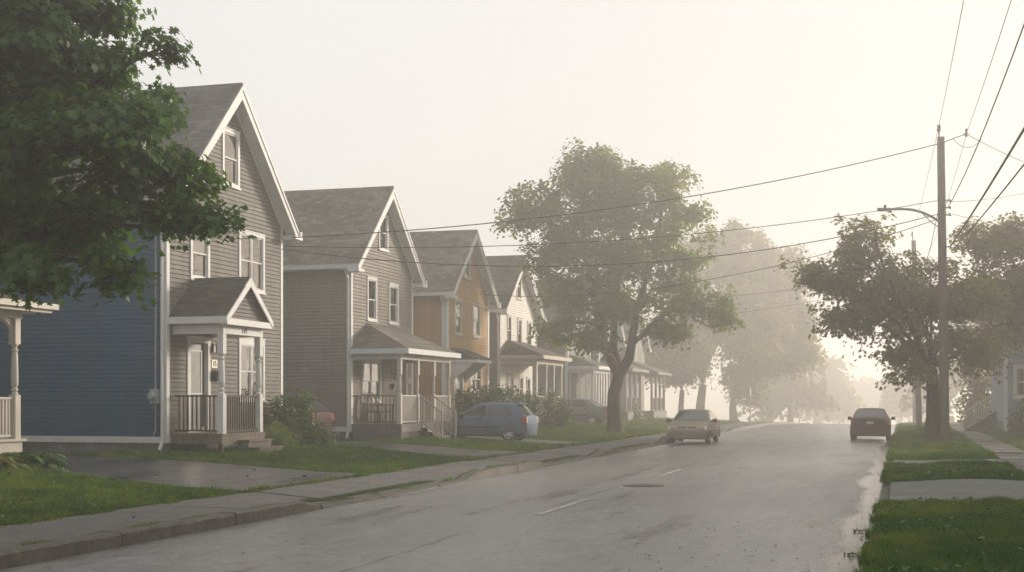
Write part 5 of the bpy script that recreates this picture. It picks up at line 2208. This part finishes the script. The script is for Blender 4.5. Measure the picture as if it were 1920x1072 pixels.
# ------------------------------------------------------------------ manhole, leaf litter
mh = thing('manhole_cover', 'round dark iron manhole cover set in the asphalt', 'manhole cover', (-4.75, 25.2, road_z(-4.75, 25.2) + .004))
m = MB(); m.lathe((0, 0, -.02), [(.40, 0), (.40, .026), (.34, .027)], 32); m.build('rim', plain('worn_iron', (.06, .055, .05), .5, .3, 20), mh)
m = MB(); m.lathe((0, 0, -.02), [(.325, 0), (.325, .022), (.31, .024)], 32)
for k in range(-3, 4):
    for j in range(-3, 4):
        if k * k + j * j < 11: m.box(k * .08 - .025, k * .08 + .025, j * .08 - .025, j * .08 + .025, .0041, .0085)
m.build('lid', plain('dark_iron', (.03, .028, .026), .45, .3, 20), mh)

rng = np.random.default_rng(77)


def litter(n, xr, yr, size, col, seed, power=1.0):
    r = np.random.default_rng(seed)
    m = MB()
    for _ in range(n):
        x = xr[0] + (xr[1] - xr[0]) * r.random() ** power
        y = r.uniform(*yr)
        s = size * r.uniform(.4, 1.5)
        z = road_z(x, y) + .006
        a = r.uniform(0, 6.28)
        k = r.integers(4, 7)
        top_ = []
        for i in range(k):
            t = a + 6.28 * i / k
            top_.append((x + s * math.cos(t) * r.uniform(.6, 1.2), y + s * math.sin(t) * r.uniform(.6, 1.2), z + s * r.uniform(0, .5)))
        b = len(m.v)
        m.v += top_ + [(x, y, z + s * .6)]
        for i in range(k):
            m.f.append((b + i, b + (i + 1) % k, b + k))
    return m


lt = litter(170, (-3.2, -.45), (10.5, 19), .014, None, 5, .7)
l2 = litter(60, (-.9, -.4), (10.5, 34), .018, None, 6, .5)
l3 = litter(70, (-8.6, -6.5), (12, 24), .014, None, 8, 2.5)
b = len(lt.v)
lt.add(l2.v, l2.f); lt.add(l3.v, l3.f)
tag(lt.build('leaf_litter', plain('wet_litter', (.03, .024, .018), .6, .3, 30)), kind='stuff')
# wet leaves gathered against the right kerb
for i, (px_, py_, lab) in enumerate(((1617, 993, 'small clump of wet leaves in the right gutter, upper of two'), (1607, 1036, 'small clump of wet leaves in the right gutter, lower of two'))):
    r_ = ray(px_, py_); t_ = -1.68 / r_.z
    p_ = Vector((0, 0, H)) + r_ * t_
    rg = np.random.default_rng(40 + i)
    n_ = 30
    o = leaf_object('leaf_clump', leaf_mat('wet_leaf_%s' % 'ab'[i], (.02, .018, .008), (.06, .055, .015), None, .1), np.stack([rg.normal(size=n_) * .075 - .0, rg.normal(size=n_) * .035, np.abs(rg.normal(size=n_)) * .012 + .008], 1), np.tile([0, 0, 1.], (n_, 1)) + rg.normal(size=(n_, 3)) * .6, np.full(n_, .024), rg.random(n_), LEAF5)
    o.location = (min(p_.x, -.5), p_.y, road_z(p_.x, p_.y))
    o.name = 'leaf_litter'
    tag(o, kind='stuff')

#PART3
# ------------------------------------------------------------------ trees
TG = 'street trees'
L_OLIVE = leaf_mat('olive_maple_leaf', (.12, .125, .012), (.2, .2, .018), None, .58)


def gp(x, y):
    return Vector((x, y, lawn(x, y)))


# near maple: its trunk stands just outside the left edge
b = gp(-13.0, 15.0)
tree('maple_tree', 'large leafy tree with dark green lobed leaves hanging over the blue side wall', b,
     [b, b + Vector((.05, .05, 1.2)), b + Vector((.1, .2, 2.6))], .30,
     [(80, 70, 170, 115, .0), (190, 130, 110, 65, .6), (300, 92, 34, 26, .3), (325, 175, 36, 26, .2), (280, 215, 66, 38, .0), (140, 250, 170, 90, -.6), (300, 300, 58, 44, .3), (250, 360, 110, 52, -.2), (350, 330, 30, 26, .2), (408, 404, 22, 10, .1), (375, 402, 34, 16, .1), (345, 405, 40, 26, .1), (285, 425, 52, 28, .3),
      (60, 390, 130, 80, .2), (195, 478, 44, 30, -.2), (230, 508, 22, 14, -.1), (50, 470, 70, 46, -.4), (70, 520, 22, 16, -.4), (-110, 210, 200, 230, 1), (-60, -80, 260, 130, 0), (180, 5, 60, 34, .4), (160, 420, 60, 45, .5), (-60, 430, 90, 70, .5)],
     16.8, BARK, L_NEAR, 2300, 24, .10, MAPLE, 21, TG, spread=.13, shell=.25, flat=.5, twigs=1, cpb=9, brad=.24, minr=.1)

# twin trunked tree
b = gp(-12.4, 58.9)
Zt = 60.0
fk = atd(1160, 702, Zt)
tree('street_tree', 'big twin trunked tree on the left lawn in front of the cream house', b,
     [b, atd(1152, 780, Zt), atd(1151, 740, Zt), fk], .36,
     [(1092, 330, 66, 52), (1115, 300, 45, 32), (1010, 372, 62, 46), (985, 410, 40, 30), (1180, 375, 95, 72), (1248, 335, 48, 42), (1290, 392, 38, 40), (1100, 435, 100, 72), (1225, 460, 95, 64), (1086, 540, 70, 52), (1170, 555, 100, 62), (1290, 540, 74, 52), (1345, 565, 36, 38), (1064, 608, 44, 34), (1125, 630, 52, 26), (1245, 610, 58, 34), (1020, 480, 40, 26)],
     Zt, BARK, L_MID, 1500, 38, .135, LEAF5, 22, TG, spread=.27, shell=.4, flat=.55, twigs=.5, cpb=8, brad=.55,
     extra_limbs=[([fk, atd(1138, 660, Zt), atd(1125, 612, Zt - .3), atd(1118, 570, Zt - .5), atd(1100, 500, Zt), atd(1092, 400, Zt)], .24, .06),
                  ([fk + Vector((0, .1, 0)), atd(1150, 650, Zt + .6), atd(1152, 600, Zt + .9), atd(1160, 520, Zt + .8), atd(1170, 420, Zt + .3)], .24, .06),
                  ([fk, atd(1180, 670, Zt - .1), atd(1187, 625, Zt - .2), atd(1196, 570, Zt), atd(1230, 470, Zt), atd(1245, 360, Zt)], .27, .06),
                  ([atd(1184, 645, Zt - .15), atd(1206, 625, Zt - .4), atd(1230, 600, Zt - .5), atd(1290, 550, Zt - .5)], .13, .04)])

# grouped trees further on
y_ = 118
b = gp(atd(1313, 790, 1).x / atd(1313, 790, 1).y * y_, y_)
Zt = y_ * CT - b.x * ST
tree('street_tree', 'thickest trunk of the misty group of trees, tall rounded crown behind the beige car', b, [b, atd(1313, 760, Zt), atd(1318, 720, Zt)], .45,
     [(1365, 462, 70, 52), (1330, 540, 105, 74), (1375, 600, 90, 70), (1420, 470, 40, 36), (1310, 480, 40, 40), (1390, 520, 66, 55), (1300, 625, 78, 52), (1400, 600, 70, 52), (1340, 450, 34, 28), (1245, 600, 40, 40)], Zt, BARK, L_DARK, 1000, 42, .25, LEAF5, 23, TG, spread=.6, twigs=.1)
y_ = 124
b = gp(atd(1376, 790, 1).x / atd(1376, 790, 1).y * y_, y_)
Zt = y_ * CT - b.x * ST
tree('street_tree', 'right hand tree of the misty group, crown reaching out over the road', b, [b, atd(1374, 765, Zt), atd(1376, 735, Zt)], .38,
     [(1440, 560, 74, 64), (1450, 640, 78, 54), (1475, 500, 40, 44), (1505, 620, 36, 40), (1390, 680, 50, 36), (1495, 655, 32, 28), (1470, 590, 42, 40), (1410, 500, 36, 30), (1400, 725, 20, 16)], Zt, BARK, L_DARK, 900, 42, .25, LEAF5, 24, TG, spread=.6, twigs=.1)
y_ = 112
b = gp(atd(1277, 790, 1).x / atd(1277, 790, 1).y * y_, y_)
Zt = y_ * CT - b.x * ST
tree('street_tree', 'left hand slim tree of the misty group beside the white columned house', b, [b, atd(1277, 760, Zt), atd(1279, 730, Zt)], .27,
     [(1262, 690, 48, 36), (1235, 640, 44, 46), (1290, 660, 42, 40), (1222, 695, 32, 24), (1255, 600, 46, 40), (1205, 660, 26, 30)], Zt, BARK, L_DARK, 520, 42, .22, LEAF5, 25, TG, spread=.5, twigs=.1)
FAR = [(-13.0, 165, [(1460, 690, 50, 52), (1430, 730, 40, 40), (1500, 700, 36, 44), (1470, 640, 36, 30), (1520, 735, 26, 30)], 'barely visible tree in the fog left of the vanishing road'),
       (3.4, 150, [(1790, 660, 40, 44), (1765, 700, 34, 36), (1815, 640, 40, 60), (1745, 730, 20, 26)], 'ghostly tree far down the right verge beyond the poles'),
       (-14.0, 230, [(1545, 715, 34, 40), (1570, 735, 26, 28), (1530, 745, 30, 26), (1550, 690, 24, 22)], 'second barely visible tree in the fog, directly left of the vanishing road'),
       (-4.0, 330, [(1620, 735, 40, 26), (1590, 745, 30, 20), (1655, 740, 34, 26), (1640, 715, 26, 20)], 'pale smudge of a tree closing the far end of the road'),
       (5.0, 220, [(1715, 715, 30, 36), (1700, 735, 26, 26), (1735, 700, 26, 36)], 'pale smudge of a tree just right of the far end of the road')]
for i, (x, y, bl, lab) in enumerate(FAR):
    b = gp(x, y)
    Zt = y * CT - x * ST
    tree('street_tree', lab, b, [b, b + Vector((0, 0, 1.5)), b + Vector((0, 0, 3))], .4, bl, Zt, BARK, L_DARK, 260, 22, .55 * y / 150, LEAF5, 30 + i, TG, spread=.9 * y / 150, twigs=.1, brad=1.2)

# right hand maple behind the pole
b = gp(1.05, 49.2)
Zt = 47.0
fk = atd(1746, 690, Zt)
tree('street_maple', 'dark backlit maple on the right verge, its trunk touching the near pole', b,
     [b, atd(1750, 780, Zt), atd(1750, 735, Zt), fk], .29,
     [(1535, 520, 46, 52), (1600, 452, 52, 48), (1638, 415, 26, 28), (1640, 530, 86, 74), (1580, 590, 58, 34), (1705, 560, 70, 60), (1690, 640, 62, 44), (1715, 690, 36, 20), (1800, 560, 74, 54), (1800, 640, 66, 44), (1845, 660, 36, 30), (1745, 510, 46, 28), (1690, 492, 26, 20)],
     Zt, BARK, L_OLIVE, 980, 28, .125, MAPLE, 26, TG, spread=.23, shell=.35, flat=.5, twigs=.5, cpb=8, brad=.45)
b = gp(8.2, 55)
Zt = 51.5
tree('street_maple', 'broad maple at the right edge, rising above the pale blue house', b,
     [b, b + Vector((0, 0, 1.5)), b + Vector((-.1, 0, 3))], .33,
     [(1848, 450, 50, 46), (1890, 420, 42, 34), (1905, 500, 72, 66), (1845, 545, 46, 50), (1930, 590, 80, 60), (1990, 480, 110, 110), (1860, 610, 50, 36), (2010, 620, 70, 60)],
     Zt, BARK, L_OLIVE, 950, 30, .13, MAPLE, 27, TG, spread=.26, shell=.35, twigs=.3, cpb=8, brad=.5)

# a tall unseen tree added right of the frame to keep low sun off the near street
for i, (x, y, lab) in enumerate(((16, 50, 'unseen tall dense tree added on the right to shade the near street'),)):
    b = gp(x, y)
    r_ = b.x * CT + b.y * ST
    Zt = b.y * CT - b.x * ST
    px_ = 960 + 2490 * r_ / Zt
    bl = [(px_ + a * 2490 / Zt, 748 - (h - 1.7) * 2490 / Zt, w_ * 2490 / Zt, w_ * .8 * 2490 / Zt, d_) for a, h, w_, d_ in ((0, 12.2, 2.6, 0), (-2.2, 10, 2.6, .8), (2.2, 10.2, 2.6, -.8), (0, 8.2, 3.2, 1.5), (-2.6, 7, 2.4, -1.2), (2.6, 6.6, 2.4, 1), (0, 5.5, 2.6, -1.6), (.3, 10.5, 2.6, -2))]
    tree('street_tree', lab, b, [b, b + Vector((0, 0, 2)), b + Vector((.1, 0, 4))], .42, bl, Zt, BARK, L_DARK, 900, 28, .26, LEAF5, 60 + i, TG, spread=.5, twigs=.1, brad=.8)

# ------------------------------------------------------------------ shrubs, hedges, plants


def sb(px, py, rx, ry, y=None, x=None, dz=None):
    p = aty(px, py, y) if y is not None else atx(px, py, x)
    Z = -p.x * ST + p.y * CT
    return (p.x, p.y, p.z, rx * Z / 2490, (dz or (rx + ry) / 2 * Z / 2490), ry * Z / 2490)


shrub('flowering_shrub', 'tall dark green shrub with white blossoms at the grey house wall beside the porch', [sb(530, 790, 30, 46, y=35.3), sb(555, 775, 26, 34, y=35.6), sb(572, 752, 12, 16, y=35.7)], 2600, .085, L_BUSH, 41, group='shrubs by the porch', flowers=16)
shrub('low_shrub', 'low yellow green feathery shrub right beside the wooden porch steps', [sb(514, 824, 30, 26, y=33.4), sb(532, 828, 24, 20, y=33.3), sb(500, 832, 16, 16, y=33.2)], 3200, .085, L_BUSH2, 42, group='shrubs by the porch', template=LEAFN)
shrub('low_shrub', 'spreading mixed green shrub that hides the front of the dark red car', [sb(575, 812, 34, 34, y=35.4), sb(600, 825, 22, 22, y=35.3), sb(555, 830, 24, 18, y=34.8)], 2600, .07, L_BUSH, 43, group='shrubs by the porch')
strap_plant('hosta_plant', 'leafy green hosta clump with yellowish leaves below the white porch corner', [(-16.75, 20.9), (-16.9, 21.3), (-16.7, 21.7), (-17.0, 21.9), (-17.15, 21.4), (-16.85, 22.1)], 44, L_HOSTA2, 44, .62, .15)
strap_plant('hosta_plant', 'darker glossy hosta clump next to the driveway by the white porch', [(-16.75, 22.5), (-16.9, 22.8), (-17.15, 22.6), (-16.6, 22.75), (-17.0, 23.1), (-16.7, 23.05)], 44, L_HOSTA, 45, .64, .16)
strap_plant('hosta_plant', 'pale arching leaves of a plant in front of the porch lattice', [(-15.75, 43.4), (-15.8, 43.9), (-15.75, 44.3), (-15.6, 43.7)], 34, L_HOSTA2, 46, .55, .07)
shrub('privet_hedge', 'long loose green hedge in front of the ochre house', [sb(868, 760, 34, 34, y=53), sb(905, 752, 34, 34, y=54), sb(945, 756, 36, 32, y=55), sb(985, 762, 30, 28, y=56.5), sb(850, 770, 20, 26, y=52.5)], 5200, .10, L_BUSH, 47, 'hedge')
shrub('round_bush', 'dark rounded bush between the blue-grey hatchback and the silver sedan', [sb(1035, 775, 34, 32, y=60.5), sb(1020, 755, 22, 26, y=61), sb(1050, 780, 20, 26, y=60.2)], 3600, .09, L_BUSH, 48, group='bushes on the left lawns')
shrub('round_bush', 'faint rounded bush on the lawn just right of the twin trunk', [sb(1180, 778, 24, 22, y=82)], 900, .12, L_BUSH, 49, group='bushes on the left lawns')
shrub('clipped_hedge', 'dense clipped hedge under the bay window at the right edge', [(4.5, 52.2, .85, .62, .75, .95), (5.3, 52.4, .95, .8, .8, 1.0), (6.3, 52.6, .95, .9, .8, 1.0), (4.6, 51.6, .6, .5, .6, .6)], 6500, .085, L_BUSH, 50, 'hedge')
shrub('tall_cedar', 'tall dark column of evergreen foliage beyond the stairs on the right', [(4.3, 80, 1.6, 1.2, 1.2, 1.8), (4.4, 80, 3.6, 1.15, 1.1, 1.8), (4.5, 80, 5.2, .9, .9, 1.4)], 3600, .16, L_DARK, 51, 'evergreen')

# ------------------------------------------------------------------ sky, sun, haze
SUN_AZ, SUN_EL = R(35), R(13)       # azimuth clockwise from the street direction (+Y)
w = bpy.data.worlds.new('World')
sc.world = w
w.use_nodes = True
nt = w.node_tree
bg = nt.nodes['Background']
sky = nt.nodes.new('ShaderNodeTexSky')
sky.sky_type = 'NISHITA'
sky.sun_disc = False
sky.sun_elevation = SUN_EL
sky.sun_rotation = SUN_AZ
sky.air_density = 1.2
sky.dust_density = 6.0
sky.ozone_density = 1.0
nt.links.new(sky.outputs[0], bg.inputs[0])
bg.inputs[1].default_value = .12
# low morning cloud over the clear sky: bright and warm round the sun, dim and cool on the other side
SUN_DIR = Vector((math.sin(SUN_AZ) * math.cos(SUN_EL), math.cos(SUN_AZ) * math.cos(SUN_EL), math.sin(SUN_EL)))
tc = nt.nodes.new('ShaderNodeTexCoord')
vm = nt.nodes.new('ShaderNodeVectorMath')
vm.operation = 'DOT_PRODUCT'
vm.inputs[1].default_value = SUN_DIR
nt.links.new(tc.outputs['Generated'], vm.inputs[0])
t01 = math_n(nt, 'MULTIPLY_ADD', vm.outputs['Value'], .5, .5)
cl_ = ramp(nt, t01, [(0, (.36, .40, .46)), (.32, (.43, .45, .48)), (.55, (.575, .565, .555)), (.75, (.635, .622, .607)), (.9, (.59, .577, .562)), (1, (.54, .526, .51))])
bg2 = nt.nodes.new('ShaderNodeBackground')
nt.links.new(cl_.outputs[0], bg2.inputs[0])
bg2.inputs[1].default_value = 1.0
mxs = nt.nodes.new('ShaderNodeMixShader')
mxs.inputs[0].default_value = .93
nt.links.new(bg.outputs[0], mxs.inputs[1])
nt.links.new(bg2.outputs[0], mxs.inputs[2])
nt.links.new(mxs.outputs[0], nt.nodes['World Output'].inputs[0])

sl = bpy.data.lights.new('sun', 'SUN')
sl.energy = 4.0
sl.angle = R(9)
sl.color = (1, .88, .745)
so = bpy.data.objects.new('sun', sl)
C.objects.link(so)
sd = Vector((math.sin(SUN_AZ) * math.cos(SUN_EL), math.cos(SUN_AZ) * math.cos(SUN_EL), math.sin(SUN_EL)))
so.rotation_euler = sd.to_track_quat('Z', 'Y').to_euler()
so.location = (20, 20, 40)

hz = bpy.data.materials.new('haze')
hz.use_nodes = True
nt = hz.node_tree
nt.nodes.clear()
out = nt.nodes.new('ShaderNodeOutputMaterial')
pv = nt.nodes.new('ShaderNodeVolumePrincipled')
pv.inputs['Color'].default_value = (.985, .955, .905, 1)
pv.inputs['Density'].default_value = .0055
pv.inputs['Anisotropy'].default_value = .65
nt.links.new(pv.outputs[0], out.inputs['Volume'])
m = MB()
m.box(-620, 620, -45, 720, -16.5, 15.6)
ho = m.build('haze', hz)
tag(ho, kind='stuff')

sc.view_settings.view_transform = 'Standard'
sc.view_settings.look = 'None'
sc.view_settings.exposure = 0.58
sc.view_settings.gamma = 1
sc.cycles.use_denoising = True
sc.cycles.volume_bounces = 2
sc.cycles.max_bounces = 6
sc.cycles.diffuse_bounces = 3
sc.cycles.glossy_bounces = 3
sc.cycles.transparent_max_bounces = 12
sc.cycles.sample_clamp_indirect = 4
